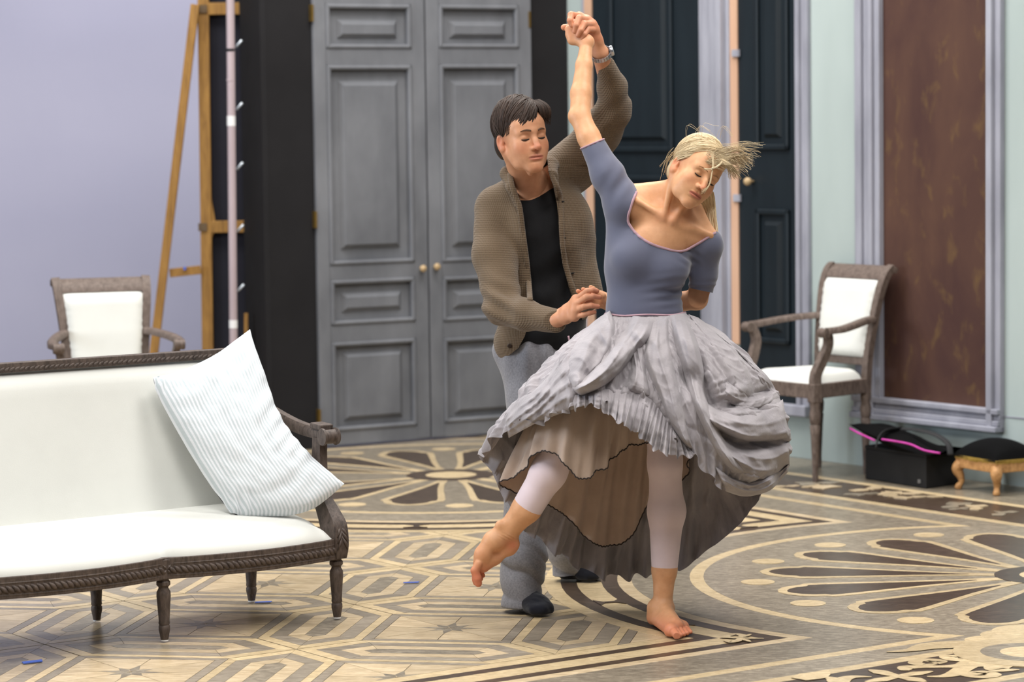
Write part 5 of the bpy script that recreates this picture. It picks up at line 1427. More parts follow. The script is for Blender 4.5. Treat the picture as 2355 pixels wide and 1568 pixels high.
# ================================================================== THE DANCER
wom = root('person', G(1530, 1450), 'blonde barefoot woman in slate leotard and swirling grey skirt leaning on one leg', 'person', 'two dancers')
hW = HeadF(1598, 397, 9.12, (0.753, -0.473, -0.458), (0.384, -0.249, 0.889), (0.535, 0.845, 0.005), 0.925)
F = Field(w3(1375, 640, 8.99), w3(1715, 255, 9.36) + [0, 0, 0.02], 0.0021)
add_head(F, hW, True)
NBW = w3(1548, 492, 9.175)
F.cone(hW.p(0, -0.035, -0.045), NBW, 0.047, 0.046, 0.02)
F.cone(hW.p(-0.062, -0.018, -0.035), w3(1527, 495, 9.115), 0.015, 0.0075, 0.014)
F.cone(hW.p(0.060, -0.018, -0.035), w3(1548, 503, 9.112), 0.014, 0.0075, 0.014)
F.ell(w3(1500, 585, 9.185), (0.124, 0.086, 0.12), None, 0.03); F.ell(w3(1537, 530, 9.178), (0.100, 0.062, 0.075), None, 0.04)
F.cone(w3(1440, 468, 9.18), w3(1560, 510, 9.185), 0.050, 0.048, 0.03); F.cone(w3(1560, 510, 9.185), w3(1625, 562, 9.19), 0.046, 0.048, 0.03)
F.cone(w3(1535, 435, 9.195), w3(1452, 452, 9.19), 0.030, 0.040, 0.035)
F.cone(w3(1600, 480, 9.21), w3(1628, 550, 9.21), 0.024, 0.028, 0.03)
F.cone(w3(1530, 500, 9.118), w3(1466, 462, 9.128), 0.0062, 0.0065, 0.022); F.cone(w3(1549, 509, 9.116), w3(1634, 540, 9.144), 0.0062, 0.008, 0.022)
F.ell(w3(1495, 505, 9.090), (0.026, 0.009, 0.010), None, 0.02, 'sub'); F.ell(w3(1590, 512, 9.100), (0.030, 0.009, 0.012), None, 0.02, 'sub'); F.ell(w3(1538, 497, 9.092), (0.008, 0.012, 0.010), None, 0.012, 'sub')
v, f = F.mesh(); v = relax(v, f, 1, 0.3); fl, lp = head_attrs(v, hW); v = sculpt_face(v, hW, 1.0); hvW = v
X, Yp = projnp(v); fl = np.maximum(fl, 0.25 * np.exp(-(((X - 1540) / 45) ** 2 + ((Yp - 500) / 20) ** 2)))
v, f2 = v, f
bp = [(v, f, fl, lp)]
# ---- raised right arm and hand
RA = [w3(1418, 440, 9.175), w3(1392, 395, 9.19), w3(1354, 315, 9.23), w3(1334, 268, 9.26), w3(1336, 215, 9.30), w3(1343, 150, 9.345), w3(1349, 97, 9.385)]
F = Field(w3(1285, 470, 9.08), w3(1470, 20, 9.50), 0.0023)
F.chain(RA, [0.046, 0.043, 0.0365, 0.0335, 0.0335, 0.0265, 0.0195], 0.012); F.ell(w3(1318, 267, 9.26), (0.014, 0.016, 0.018), None, 0.014)
wW = RA[-1]
for q in ((1316, 93, 9.405), (1309, 80, 9.412), (1312, 67, 9.412), (1322, 60, 9.412)): F.cone(wW, w3(*q), 0.0175, 0.0125, 0.016)
F.cone(w3(1316, 93, 9.405), w3(1312, 67, 9.412), 0.013, 0.013, 0.012)
for q in ([(1310, 82, 9.412), (1304, 66, 9.43), (1314, 52, 9.452), (1330, 50, 9.46)], [(1314, 72, 9.415), (1312, 56, 9.435), (1324, 45, 9.455), (1340, 46, 9.462)], [(1322, 64, 9.415), (1326, 50, 9.435), (1338, 46, 9.455), (1350, 54, 9.462)]):
    F.chain([w3(*a) for a in q], [0.0088, 0.0085, 0.008, 0.007], 0.004)
v, f = F.mesh(); v = relax(v, f, 1, 0.3); X, Yp = projnp(v); bp.append((v, f, 0.3 * np.clip((110 - Yp) / 40, 0, 1), np.zeros(len(v))))
# ---- left arm folded behind the back, hand in his
LA = [w3(1622, 568, 9.19), w3(1616, 640, 9.235), w3(1603, 688, 9.285), w3(1520, 700, 9.345), w3(1425, 700, 9.365), w3(1400, 694, 9.355)]
F = Field(w3(1305, 740, 9.26), w3(1670, 545, 9.43), 0.0023)
F.chain(LA, [0.044, 0.037, 0.034, 0.031, 0.023, 0.021], 0.012)
for q in ((1372, 702, 9.352), (1372, 691, 9.352), (1375, 682, 9.352), (1382, 676, 9.352)): F.cone(LA[-1], w3(*q), 0.018, 0.0115, 0.016)
for q in ([(1370, 701, 9.352), (1350, 696, 9.345), (1336, 688, 9.335), (1326, 681, 9.332)], [(1370, 690, 9.352), (1352, 683, 9.345), (1338, 676, 9.328), (1329, 669, 9.318)], [(1374, 682, 9.352), (1360, 675, 9.342), (1348, 669, 9.325), (1341, 665, 9.316)], [(1381, 676, 9.352), (1371, 669, 9.342), (1364, 664, 9.332), (1358.5, 660, 9.328)]):
    F.chain([w3(*a) for a in q], [0.0090, 0.0086, 0.0082, 0.0070], 0.004)
F.chain([w3(1398, 704, 9.35), w3(1390, 692, 9.332), w3(1386, 680, 9.325), w3(1380, 674, 9.325)], [0.015, 0.0125, 0.010, 0.008], 0.006)
v, f = F.mesh(); v = relax(v, f, 1, 0.3); X, Yp = projnp(v); bp.append((v, f, 0.5 * np.clip((1365 - X) / 30, 0, 1) + 0.1, np.zeros(len(v))))
# ---- trunk and thighs under the clothes
F = Field(w3(1240, 1100, 8.98), w3(1660, 470, 9.40), 0.007)
F.chain([w3(1500, 560, 9.19), w3(1484, 700, 9.195), w3(1484, 800, 9.20)], [0.075, 0.075, 0.09], 0.03)
UL = [w3(1440, 835, 9.15), w3(1372, 920, 9.10), w3(1302, 1002, 9.06), w3(1262, 1085, 9.075), w3(1212, 1168, 9.10), w3(1166, 1222, 9.125)]
SLg = [w3(1530, 830, 9.19), w3(1530, 950, 9.165), w3(1529, 1065, 9.15), w3(1533, 1175, 9.175), w3(1528, 1310, 9.172), w3(1524, 1392, 9.160)]
F.chain(UL[:3], [0.075, 0.066, 0.05], 0.03); F.chain(SLg[:3], [0.078, 0.066, 0.048], 0.03)
v, f = F.mesh(); bp.append((v, f, np.zeros(len(v)), np.zeros(len(v))))
# ---- lifted leg with pointed foot
F = Field(w3(1065, 1365, 8.98), w3(1345, 960, 9.26), 0.0023)
F.chain(UL[2:], [0.050, 0.050, 0.0455, 0.0345], 0.02)
F.ell(w3(1150, 1208, 9.10), (0.016, 0.016, 0.016), None, 0.02)
F.chain([UL[-1], w3(1176, 1250, 9.135), w3(1172, 1262, 9.138)], [0.030, 0.0235, 0.020], 0.016)                   # heel
F.chain([UL[-1], w3(1135, 1245, 9.11), w3(1112, 1275, 9.105), w3(1103, 1296, 9.105)], [0.032, 0.032, 0.0265, 0.0215], 0.02)
F.chain([w3(1170, 1258, 9.135), w3(1138, 1282, 9.125), w3(1112, 1303, 9.115)], [0.020, 0.020, 0.019], 0.02)      # outer edge and sole
F.ell(w3(1150, 1275, 9.085), (0.02, 0.02, 0.012), None, 0.02, 'sub')
TO = [[(1101, 1296, 9.085), (1092, 1312, 9.080), (1098, 1330, 9.078), (1100, 1341, 9.080)], [(1104, 1298, 9.100), (1091, 1316, 9.098), (1093, 1333, 9.096), (1094, 1340, 9.098)], [(1107, 1300, 9.113), (1096, 1316, 9.113), (1098, 1330, 9.112), (1101, 1336, 9.112)], [(1110, 1302, 9.126), (1101, 1316, 9.127), (1103, 1327, 9.126), (1106, 1331, 9.126)], [(1113, 1303, 9.138), (1106, 1313, 9.139), (1109, 1321, 9.138), (1111, 1324, 9.138)]]
for i, q in enumerate(TO):
    r = (0.0135, 0.0098, 0.009, 0.0085, 0.0075)[i]; F.chain([w3(*a) for a in q], [r, r, r, r * 0.92], 0.004)
v, f = F.mesh(); v = relax(v, f, 1, 0.3); X, Yp = projnp(v)
fl = 0.75 * np.exp(-(((X - 1178) / 18) ** 2 + ((Yp - 1252) / 14) ** 2)) + 0.7 * np.clip((Yp - 1290) / 30, 0, 1) + 0.2 * np.clip((Yp - 1240) / 30, 0, 1)
n = vnormals(v, f); v = v + n * (-0.0022 * np.exp(-(((X - 1168) / 16) ** 2 + ((Yp - 1234) / 7) ** 2)) * (np.sin((Yp - 0.55 * (X - 1160)) / 1.2) > 0.2))[:, None]
bp.append((v, f, np.clip(fl, 0, 0.9), np.zeros(len(v))))
# ---- standing leg and bare foot
F = Field(w3(1465, 1482, 8.90) * [1, 1, 0] + [0, 0, -0.004], w3(1625, 1030, 9.30), 0.0023)
F.chain(SLg[2:], [0.047, 0.051, 0.0385, 0.0295], 0.02)
gz = lambda px, py, z: np.array(G(px, py, z))
hl = np.array([0.458, 9.170, 0.0]); tb = np.array(G(1560, 1468)); tl = np.array(G(1585, 1460))
F.chain([SLg[-1], hl + [0.004, 0.0, 0.055], hl + [0, 0, 0.026]], [0.0295, 0.027, 0.0255], 0.018)
an = SLg[-1]
F.ell(an + [-0.026, -0.012, -0.005], (0.012, 0.014, 0.016), None, 0.014); F.ell(an + [0.028, 0.0, -0.012], (0.010, 0.013, 0.015), None, 0.014)
bb = np.array(G(1541, 1464)); bl = np.array(G(1572, 1452))
F.cone(an + [0.002, -0.01, -0.012], (bb + bl) / 2 + [0, 0, 0.030], 0.028, 0.020, 0.02)
F.cone(hl + [0, 0, 0.022], bb + [0.004, 0.006, 0.020], 0.022, 0.0195, 0.02); F.cone(hl + [0.02, 0, 0.02], bl + [-0.002, 0.004, 0.016], 0.019, 0.016, 0.02); F.cone(bb + [0.004, 0.006, 0.019], bl + [-0.002, 0.004, 0.015], 0.018, 0.015, 0.02)
for i in range(5):
    t = i / 4; a = bb * (1 - t) + bl * t; a = a + [0.003, 0.0, 0.014 - 0.004 * t]
    e = (np.array(G(1557, 1470)) * (1 - t) + np.array(G(1588, 1459)) * t); e = e + [0, 0, 0]
    m = (a + e) / 2; m[2] = 0.019 - 0.005 * t; e[2] = 0.0105 - 0.0025 * t
    r = (0.0125, 0.0092, 0.0088, 0.0083, 0.0078)[i]
    F.chain([a, m, e], [r * 1.1, r, r * 0.95], 0.004)
F.plane((0, 0, 0.0005), (0, 0, -1), 0.004)
v, f = F.mesh(); v = relax(v, f, 1, 0.3); X, Yp = projnp(v)
fl = np.clip((Yp - 1405) / 50, 0, 0.75) ; bp.append((v, f, fl, np.zeros(len(v))))
vv, ff = joinm([(a, b) for a, b, _, _ in bp])
npobj('body', vv, ff, M_SKW, wom, {'flush': np.concatenate([a[2] for a in bp]), 'lip': np.concatenate([a[3] for a in bp])})
eye_parts(hW, wom, plain('blonde_brow', (164, 122, 86), 0.8, 8, 60), hvW, 0.0017, 0.0022)
# ---- leotard
LF = Field(w3(1310, 775, 8.99), w3(1680, 290, 9.38), 0.0034)
LF.ell(w3(1484, 715, 9.185), (0.123, 0.090, 0.11), None, 0); LF.ell(w3(1494, 605, 9.185), (0.128, 0.093, 0.13), None, 0.05)
LF.ell(w3(1500, 585, 9.185), (0.127, 0.0895, 0.123), None, 0.03); LF.ell(w3(1537, 530, 9.178), (0.103, 0.0655, 0.078), None, 0.04)
LF.ell(w3(1447, 598, 9.125), (0.055, 0.044, 0.060), None, 0.035); LF.ell(w3(1543, 618, 9.122), (0.056, 0.046, 0.056), None, 0.035)
LF.cone(w3(1440, 468, 9.18), w3(1560, 510, 9.185), 0.0535, 0.0515, 0.03); LF.cone(w3(1560, 510, 9.185), w3(1625, 562, 9.19), 0.0505, 0.0525, 0.03)
LF.cone(w3(1428, 480, 9.185), w3(1437, 620, 9.19), 0.050, 0.060, 0.04)
LF.cone(w3(1442, 620, 9.19), w3(1455, 725, 9.185), 0.062, 0.080, 0.03)
LF.chain([w3(1436, 470, 9.175), w3(1398, 403, 9.19), w3(1356, 318, 9.228)], [0.060, 0.0505, 0.0395], 0.03)
LF.chain([w3(1625, 566, 9.19), w3(1618, 630, 9.225), w3(1608, 690, 9.27)], [0.0505, 0.0435, 0.039], 0.02)
v, f = LF.mesh(); n = vnormals(v, f); X, Yp = projnp(v)
fold = 0.0028 * np.exp(-(((X - 1545) / 45) ** 2 + ((Yp - 672) / 32) ** 2)) * np.sin((Yp + 0.12 * (X - 1545)) / 3.4)
fold += 0.0026 * np.exp(-(((X - 1585) / 22) ** 2 + ((Yp - 592) / 20) ** 2)) * np.sin((Yp - 0.7 * X) / 3.6)
fold += 0.0022 * np.exp(-(((X - 1425) / 38) ** 2 + ((Yp - 420) / 45) ** 2)) * np.sin((X * 0.85 + Yp * 0.5) / 5.5)
fold += 0.0016 * np.exp(-((Yp - 655) / 10) ** 2) * (X > 1575) * np.sin(Yp / 3.0)
v = v + n * fold[:, None]
NECK = [(1464, 440), (1452, 470), (1444, 503), (1452, 522), (1470, 542), (1495, 558), (1525, 569), (1566, 577), (1600, 562), (1645, 534)]
def pdist(X, Y, L):
    d = np.full(len(X), 1e9)
    for (x0, y0), (x1, y1) in zip(L[:-1], L[1:]):
        dx, dy = x1 - x0, y1 - y0; tt = np.clip(((X - x0) * dx + (Y - y0) * dy) / (dx * dx + dy * dy), 0, 1)
        d = np.minimum(d, np.hypot(X - x0 - tt * dx, Y - y0 - tt * dy))
    return d
def inpoly(X, Y, P):
    ins = np.zeros(len(X), bool); m = len(P)
    for i in range(m):
        x0, y0 = P[i]; x1, y1 = P[i - 1]
        c = ((y0 > Y) != (y1 > Y)) & (X < (x1 - x0) * (Y - y0) / (y1 - y0 + 1e-9) + x0); ins ^= c
    return ins
NP = NECK + [(1720, 480), (1720, 250), (1475, 250)]
dN = pdist(X, Yp, NP + [NP[0]]); g = np.where(inpoly(X, Yp, NP), dN, -dN)
g = np.maximum(g, np.where(X < 1440, 341 - (X - 1335) * 0.42 - Yp, -60)); g = np.maximum(g, np.where(X > 1572, Yp - 661 - (X - 1578) * 0.2, -60)); g = np.maximum(g, Yp - 742)
lv, lf = trimto(v, f, g); npobj('leotard', lv, lf, M_LEO, wom)
tp = [LF.hit(x, y + 1, 8.99, 9.36) for x, y in spline([(a, b) for a, b in NECK], 6)]
tp = [p + Vector((0, -0.001, 0)) for p in tp if p is not None]
obj('neck_binding', MB().tube(tp, 0.0042, 8), M_PTRIM, wom, smooth=True)
def ringpts(c, axd, r, n=24):
    axd = Vector(axd).normalized(); a = axd.cross(Vector((0, 1, 0))).normalized(); b = axd.cross(a)
    return [Vector(c) + a * r * math.cos(2 * math.pi * k / n) + b * r * math.sin(2 * math.pi * k / n) for k in range(n + 1)]
cp_ = [LF.hit(x, 342 - (x - 1335) * 0.42, 8.99, 9.36) for x in np.linspace(1333, 1389, 24)]
cp_ = [p + Vector((0, -0.0005, 0)) for p in cp_ if p is not None]
obj('cuff_binding', MB().tube(cp_, 0.003, 6), M_PTRIM, wom, smooth=True)
# ---- tights
TF = Field(w3(1130, 1345, 8.96), w3(1640, 820, 9.34), 0.004)
TF.chain(UL[:5], [0.082, 0.071, 0.0545, 0.0545, 0.050], 0.03); TF.chain(SLg[:5], [0.085, 0.072, 0.0515, 0.0575, 0.0425], 0.03); TF.ell(w3(1484, 850, 9.19), (0.13, 0.10, 0.07), None, 0.03)
TF.ell(w3(1298, 1000, 9.035), (0.035, 0.03, 0.035), None, 0.03)
v, f = TF.mesh(); X, Yp = projnp(v)
up = X < 1400
tv, tf = trimto(v, f, np.where(up, Yp - 1163 - (X - 1173) * 0.46, Yp - 1321 + 5 * np.cos((X - 1505) / 16.0))); npobj('tights', tv, tf, M_TIGHT, wom)

# ---- swirling skirt, built as a sheet from the waist to a flying hem
def pchip_periodic(th, vals, q):
    th = np.array(th, float); vals = np.array(vals, float)
    t3 = np.concatenate([th - 360, th, th + 360]); v3 = np.concatenate([vals, vals, vals])
    i = np.clip(np.searchsorted(t3, q) - 1, 1, len(t3) - 3); h = t3[i + 1] - t3[i]; s = ((q - t3[i]) / h)[:, None]
    m0 = (v3[i + 1] - v3[i - 1]) / (t3[i + 1] - t3[i - 1])[:, None] * h[:, None]; m1 = (v3[i + 2] - v3[i]) / (t3[i + 2] - t3[i])[:, None] * h[:, None]
    return (2 * s ** 3 - 3 * s ** 2 + 1) * v3[i] + (s ** 3 - 2 * s ** 2 + s) * m0 + (-2 * s ** 3 + 3 * s ** 2) * v3[i + 1] + (s ** 3 - s ** 2) * m1
def sheet(ctrl, wc, rx, ry, nth, nt, ruffle=0.84, swirl=0.0):
    th = [c[0] for c in ctrl]; H = np.array([w3(*c[1]) for c in ctrl]); Md = np.array([w3(*c[2]) for c in ctrl])
    q = np.linspace(0, 360, nth, endpoint=False); Hq = pchip_periodic(th, H, q); Mq = pchip_periodic(th, Md, q)
    a = np.radians(q); Wq = wc + np.stack([rx * np.cos(a), -ry * np.sin(a), 0 * a], 1)
    t = np.linspace(0, 1, nt)[None, :, None]
    # curve through waist, mid (t=.55) and hem
    tm = 0.55; c0 = (Mq - (1 - tm) ** 2 * Wq - tm ** 2 * Hq) / (2 * tm * (1 - tm))
    P = (1 - t) ** 2 * Wq[:, None] + 2 * t * (1 - t) * c0[:, None] + t ** 2 * Hq[:, None]
    return P, a, t[0, :, 0]
def sheet_faces(nth, nt):
    i = np.arange(nth)[:, None]; j = np.arange(nt - 1)[None, :]; i2 = (i + 1) % nth
    return np.stack([i * nt + j, i2 * nt + j, i2 * nt + j + 1, i * nt + j + 1], -1).reshape(-1, 4)
SK = [(0, (1826, 1066, 9.18), (1770, 882, 9.17)), (28, (1772, 1112, 8.99), (1712, 888, 8.97)), (55, (1685, 1138, 8.88), (1655, 895, 8.89)), (78, (1604, 1058, 8.83), (1578, 880, 8.90)),
      (102, (1500, 996, 8.82), (1500, 862, 8.90)), (124, (1405, 944, 8.82), (1425, 842, 8.91)), (144, (1340, 920, 8.84), (1362, 828, 8.93)), (163, (1235, 974, 8.92), (1288, 850, 8.98)),
      (180, (1166, 985, 9.05), (1232, 872, 9.06)), (195, (1114, 1040, 9.20), (1212, 892, 9.15)), (215, (1142, 1112, 9.32), (1258, 905, 9.24)), (235, (1210, 1215, 9.40), (1310, 950, 9.33)),
      (255, (1300, 1293, 9.46), (1380, 985, 9.40)), (275, (1418, 1324, 9.52), (1450, 985, 9.43)), (295, (1522, 1322, 9.53), (1525, 985, 9.42)), (315, (1645, 1250, 9.47), (1605, 965, 9.40)), (340, (1762, 1150, 9.37), (1715, 930, 9.33))]
WCT = w3(1484, 722, 9.185)
NTH, NT_ = 900, 150
P, a, t = sheet(SK, WCT, 0.128, 0.096, NTH, NT_)
A2, T2 = np.meshgrid(a, t, indexing='ij')
P = P.reshape(-1, 3); A_, T_ = A2.ravel(), T2.ravel()
SKF = sheet_faces(NTH, NT_); n = vnormals(P, SKF)
cent = np.array(WCT) + [0, 0, -0.35]; flip = np.sign(np.einsum('ij,ij->i', n, (P - cent) * [1, 1, 0.2])); flip[flip == 0] = 1
flip = 1.0 if flip.mean() > 0 else -1.0
n *= flip
def nz(x, y, s): return vnoise(np.stack([x, y, 0 * x + s], 1), (1, 1, 1), s, 2)
ang = A_ + 0.35 * T_
R_ = np.cos(ang), np.sin(ang)
pl = 0.011 * np.sin(23 * ang + 1.6 * np.sin(3 * ang) + 2.0 * T_) + 0.007 * np.sin(41 * ang + 2.2 * np.sin(5 * ang + 3 * T_)) + 0.006 * np.sin(11 * ang + 4 * T_)
disp = pl * (0.28 + 1.15 * T_) * np.where(P[:, 1] < 9.12, 0.55, 1.0)
# crumple
disp += 0.006 * (0.2 + T_) * nz(14 * R_[0], 14 * R_[1] + 9 * T_, 2.0) + 0.0035 * nz(34 * R_[0], 34 * R_[1] + 24 * T_, 5.0)
# sharp creases, fanning sideways over the blown-out right side
X, Yp = projnp(P)
rg = lambda q: (1 - np.abs(np.sin(q))) ** 2.2
wr_ = np.clip((X - 1600) / 70, 0, 1) * np.clip((Yp - 850) / 80, 0, 1)
phi = np.arctan2(Yp - 925, X - 1540)
disp *= 1 - 0.75 * wr_
disp += wr_ * (0.015 * rg(phi * 13 + 1.3 * np.sin(X / 46)) - 0.010 * rg(phi * 21 + 0.8 + 1.2 * np.sin(X / 33)) + 0.004 * rg(phi * 47 + 1.5 * np.sin(X / 21)))
wl_ = 1 - wr_
disp += wl_ * (0.007 * rg(15 * ang + 2.6 * np.sin(2.3 * ang + 3.2 * T_)) - 0.008 * rg(19 * ang + 0.7 + 2.2 * np.sin(3.1 * ang + 4.5 * T_))) * (0.3 + 0.8 * T_)
disp += 0.0030 * rg(6 * nz(5 * R_[0], 5 * R_[1] + 5 * T_, 8.0) + 30 * T_) * np.clip(T_ * 3, 0, 1)
# gathered frill below a seam
side = np.clip((np.cos(A_) - 0.35) / 0.4, 0, 1)
fr_ = np.clip((T_ - 0.84) / 0.16, 0, 1)
disp += (1 - 0.85 * side) * (fr_ * 0.012 * np.sin(74 * A_ + 2.5 * np.sin(7 * A_)) + fr_ ** 2 * 0.010 * np.sin(37 * A_ + 1.0))
disp -= 0.006 * np.exp(-((T_ - 0.84) / 0.012) ** 2) * (1 - side)
disp -= side * 0.05 * fr_ ** 2
X, Yp = projnp(P); frontm = (P[:, 1] < 9.12)
RIDGE = [([(1397, 722), (1353, 753), (1321, 807), (1305, 856), (1321, 899)], 0.030, 16), ([(1420, 735), (1412, 790), (1385, 835), (1350, 862)], 0.030, 15),
         ([(1500, 731), (1483, 775), (1446, 807), (1397, 850), (1353, 883), (1332, 903)], 0.040, 13), ([(1527, 737), (1532, 813), (1554, 888), (1568, 975), (1580, 1010)], 0.030, 13),
         ([(1554, 731), (1587, 791), (1619, 856), (1662, 932), (1690, 953)], 0.026, 14), ([(1612, 938), (1650, 955), (1700, 962), (1750, 950), (1790, 935)], 0.024, 14),
         ([(1592, 921), (1635, 997), (1673, 1062), (1727, 1098), (1798, 1078)], 0.034, 20), ([(1500, 760), (1510, 830), (1530, 900), (1545, 960)], 0.022, 9),
         ([(1640, 775), (1700, 830), (1760, 880)], 0.016, 12), ([(1680, 800), (1735, 860), (1770, 905)], 0.012, 8), ([(1340, 935), (1290, 905), (1235, 905)], 0.020, 12), ([(1330, 820), (1260, 865), (1205, 905)], 0.016, 10),
         ([(1720, 1000), (1775, 990), (1822, 1000)], 0.014, 9), ([(1710, 1060), (1765, 1045), (1815, 1040)], 0.014, 9)]
VALLEY = [([(1375, 790), (1370, 834), (1343, 867)], 0.035, 12), ([(1462, 785), (1451, 850), (1424, 885)], 0.034, 12), ([(1592, 860), (1624, 905), (1662, 940)], 0.050, 20),
          ([(1657, 990), (1700, 1022), (1771, 1018)], 0.045, 16), ([(1337, 908), (1397, 903), (1462, 914), (1500, 925), (1527, 957), (1560, 1012)], 0.018, 8), ([(1690, 930), (1740, 915), (1790, 890)], 0.026, 12),
          ([(1515, 745), (1520, 830), (1538, 905)], 0.022, 7), ([(1572, 745), (1600, 800), (1620, 850)], 0.022, 8), ([(1440, 740), (1440, 780), (1425, 820)], 0.024, 9)]
for L, am, w in RIDGE: disp += frontm * 0.5 * np.clip((T_ - 0.06) / 0.28, 0, 1) * am * np.exp(-(pdist(X, Yp, L) / w) ** 2)
for L, am, w in VALLEY: disp -= frontm * 1.0 * np.clip((T_ - 0.04) / 0.2, 0, 1) * am * np.exp(-(pdist(X, Yp, L) / w) ** 2)
disp *= np.clip(T_ / 0.16, 0.10, 1) ** 0.8
P2 = P + n * disp[:, None]
P2[:, 2] += (1 - side) * (fr_ * 0.010 * np.sin(29 * A_ + 2 * np.sin(4 * A_)) + fr_ * 0.012 * np.sin(9 * A_))
P2 = relax(P2, SKF, 1, 0.25)
# front folds: every fold is a puffed strip between two traced edges, riding on the cloth behind it
X, Yp = projnp(P2); CS = 5.0; GX0, GY0 = 1090.0, 700.0; gw, gh = 152, 92
zb = np.full((gw, gh), np.inf)
ix = ((X - GX0) / CS).astype(int); iy = ((Yp - GY0) / CS).astype(int); ok = (ix >= 0) & (ix < gw) & (iy >= 0) & (iy < gh) & (np.sin(A_) > -0.12)
np.minimum.at(zb, (ix[ok], iy[ok]), P2[ok, 1])
for _ in range(60):
    m = ~np.isfinite(zb)
    if not m.any(): break
    nb_ = np.stack([np.roll(zb, s_, a_) for s_, a_ in ((1, 0), (-1, 0), (1, 1), (-1, 1))]); fin = np.isfinite(nb_); c_ = fin.sum(0)
    av = np.where(fin, nb_, 0).sum(0) / np.maximum(c_, 1); zb = np.where(m & (c_ > 0), av, zb)
zb = np.where(np.isfinite(zb), zb, 9.2)
for _ in range(8): zb = 0.5 * zb + 0.125 * (np.roll(zb, 1, 0) + np.roll(zb, -1, 0) + np.roll(zb, 1, 1) + np.roll(zb, -1, 1))
def depth_at(x, y):
    u = np.clip((x - GX0) / CS - 0.5, 0, gw - 1.01); w = np.clip((y - GY0) / CS - 0.5, 0, gh - 1.01); i, j = u.astype(int), w.astype(int); fu, fw = u - i, w - j
    return zb[i, j] * (1 - fu) * (1 - fw) + zb[i + 1, j] * fu * (1 - fw) + zb[i, j + 1] * (1 - fu) * fw + zb[i + 1, j + 1] * fu * fw
def resamp(l, n):
    q = np.array(spline([(1040 + x / 1.565, 620 + y / 1.565) for x, y in l], 10)); d = np.r_[0, np.cumsum(np.hypot(*np.diff(q, axis=0).T))]; d /= d[-1]
    t = np.linspace(0, 1, n); return np.stack([np.interp(t, d, q[:, 0]), np.interp(t, d, q[:, 1])], 1)
def fold_strip(e0, e1, lift, mode='fold', ns=90, nt=26, along=0.0, na=3.0, across=0.0, nc=8.0, seed=0.0, taper=(0.12, 0.10), pleat=0.0, npl=22):
    A0, A1 = resamp(e0, ns), resamp(e1, ns); t = np.linspace(0, 1, nt)[None, :]; s = np.linspace(0, 1, ns)[:, None]
    x = A0[:, :1] * (1 - t) + A1[:, :1] * t; y = A0[:, 1:] * (1 - t) + A1[:, 1:] * t
    rgf = lambda q: (1 - np.abs(np.sin(q))) ** 1.8
    if pleat:
        y = y + t ** 2 * (4.0 * np.sin(2 * np.pi * npl * 0.5 * s + 2.5 * np.sin(6 * s)) + 2.2 * np.sin(2 * np.pi * npl * s)); x = x + t * 3.0 * np.sin(2 * np.pi * npl * 0.7 * s + 1)
    Yb = depth_at(x, y)
    if mode == 'fold': o = np.sin(np.pi * np.clip(t, 0, 1)) ** 0.65
    elif mode == 'lip': o = np.clip(t * 1.25, 0, 1) ** 0.7 * np.sqrt(np.clip((1 - t) * 6, 0, 1))          # overhanging lower edge
    else: o = t ** 0.8
    if mode == 'flap': k = np.clip(s / taper[0], 0, 1) ** 0.5 * np.clip((1 - s) / taper[1], 0, 1) ** 0.5
    else: k = np.sqrt(np.clip(s / taper[0], 0, 1)) * np.sqrt(np.clip((1 - s) / taper[1], 0, 1))
    d = lift * o * k - (0.010 if mode != 'flap' else 0.004) * (1 - o * k)
    d = d + along * o * k * rgf(na * np.pi * (t + 0.10 * np.sin(5 * s + seed)) + seed) + across * o * k * rgf(nc * np.pi * s + 1.6 * np.sin(4 * t + seed) + seed)
    d = d + 0.0028 * o * k * np.sin(31 * s + 9 * t + seed) * np.cos(13 * t - 17 * s)
    if pleat: d = d + pleat * (0.15 + t) * (np.sin(2 * np.pi * npl * s + 2.2 * np.sin(9 * s)) + 0.5 * np.sin(2 * np.pi * npl * 1.9 * s + 1.0))
    Yd = (Yb - d).ravel(); xr_, yr_ = x.ravel(), y.ravel()
    dx, dy = xr_ - 1177.5, yr_ - 784.0; rx_, ry_ = cr * dx - sr * dy, sr * dx + cr * dy
    wy, wz = FPX * cp - ry_ * sp, -FPX * sp - ry_ * cp; tt = Yd / wy
    v = np.stack([rx_ * tt, Yd, CAMH + wz * tt], 1)
    i = np.arange(ns - 1)[:, None]; j = np.arange(nt - 1)[None, :]
    return v, np.stack([i * nt + j, i * nt + j + 1, (i + 1) * nt + j + 1, (i + 1) * nt + j], -1).reshape(-1, 4)
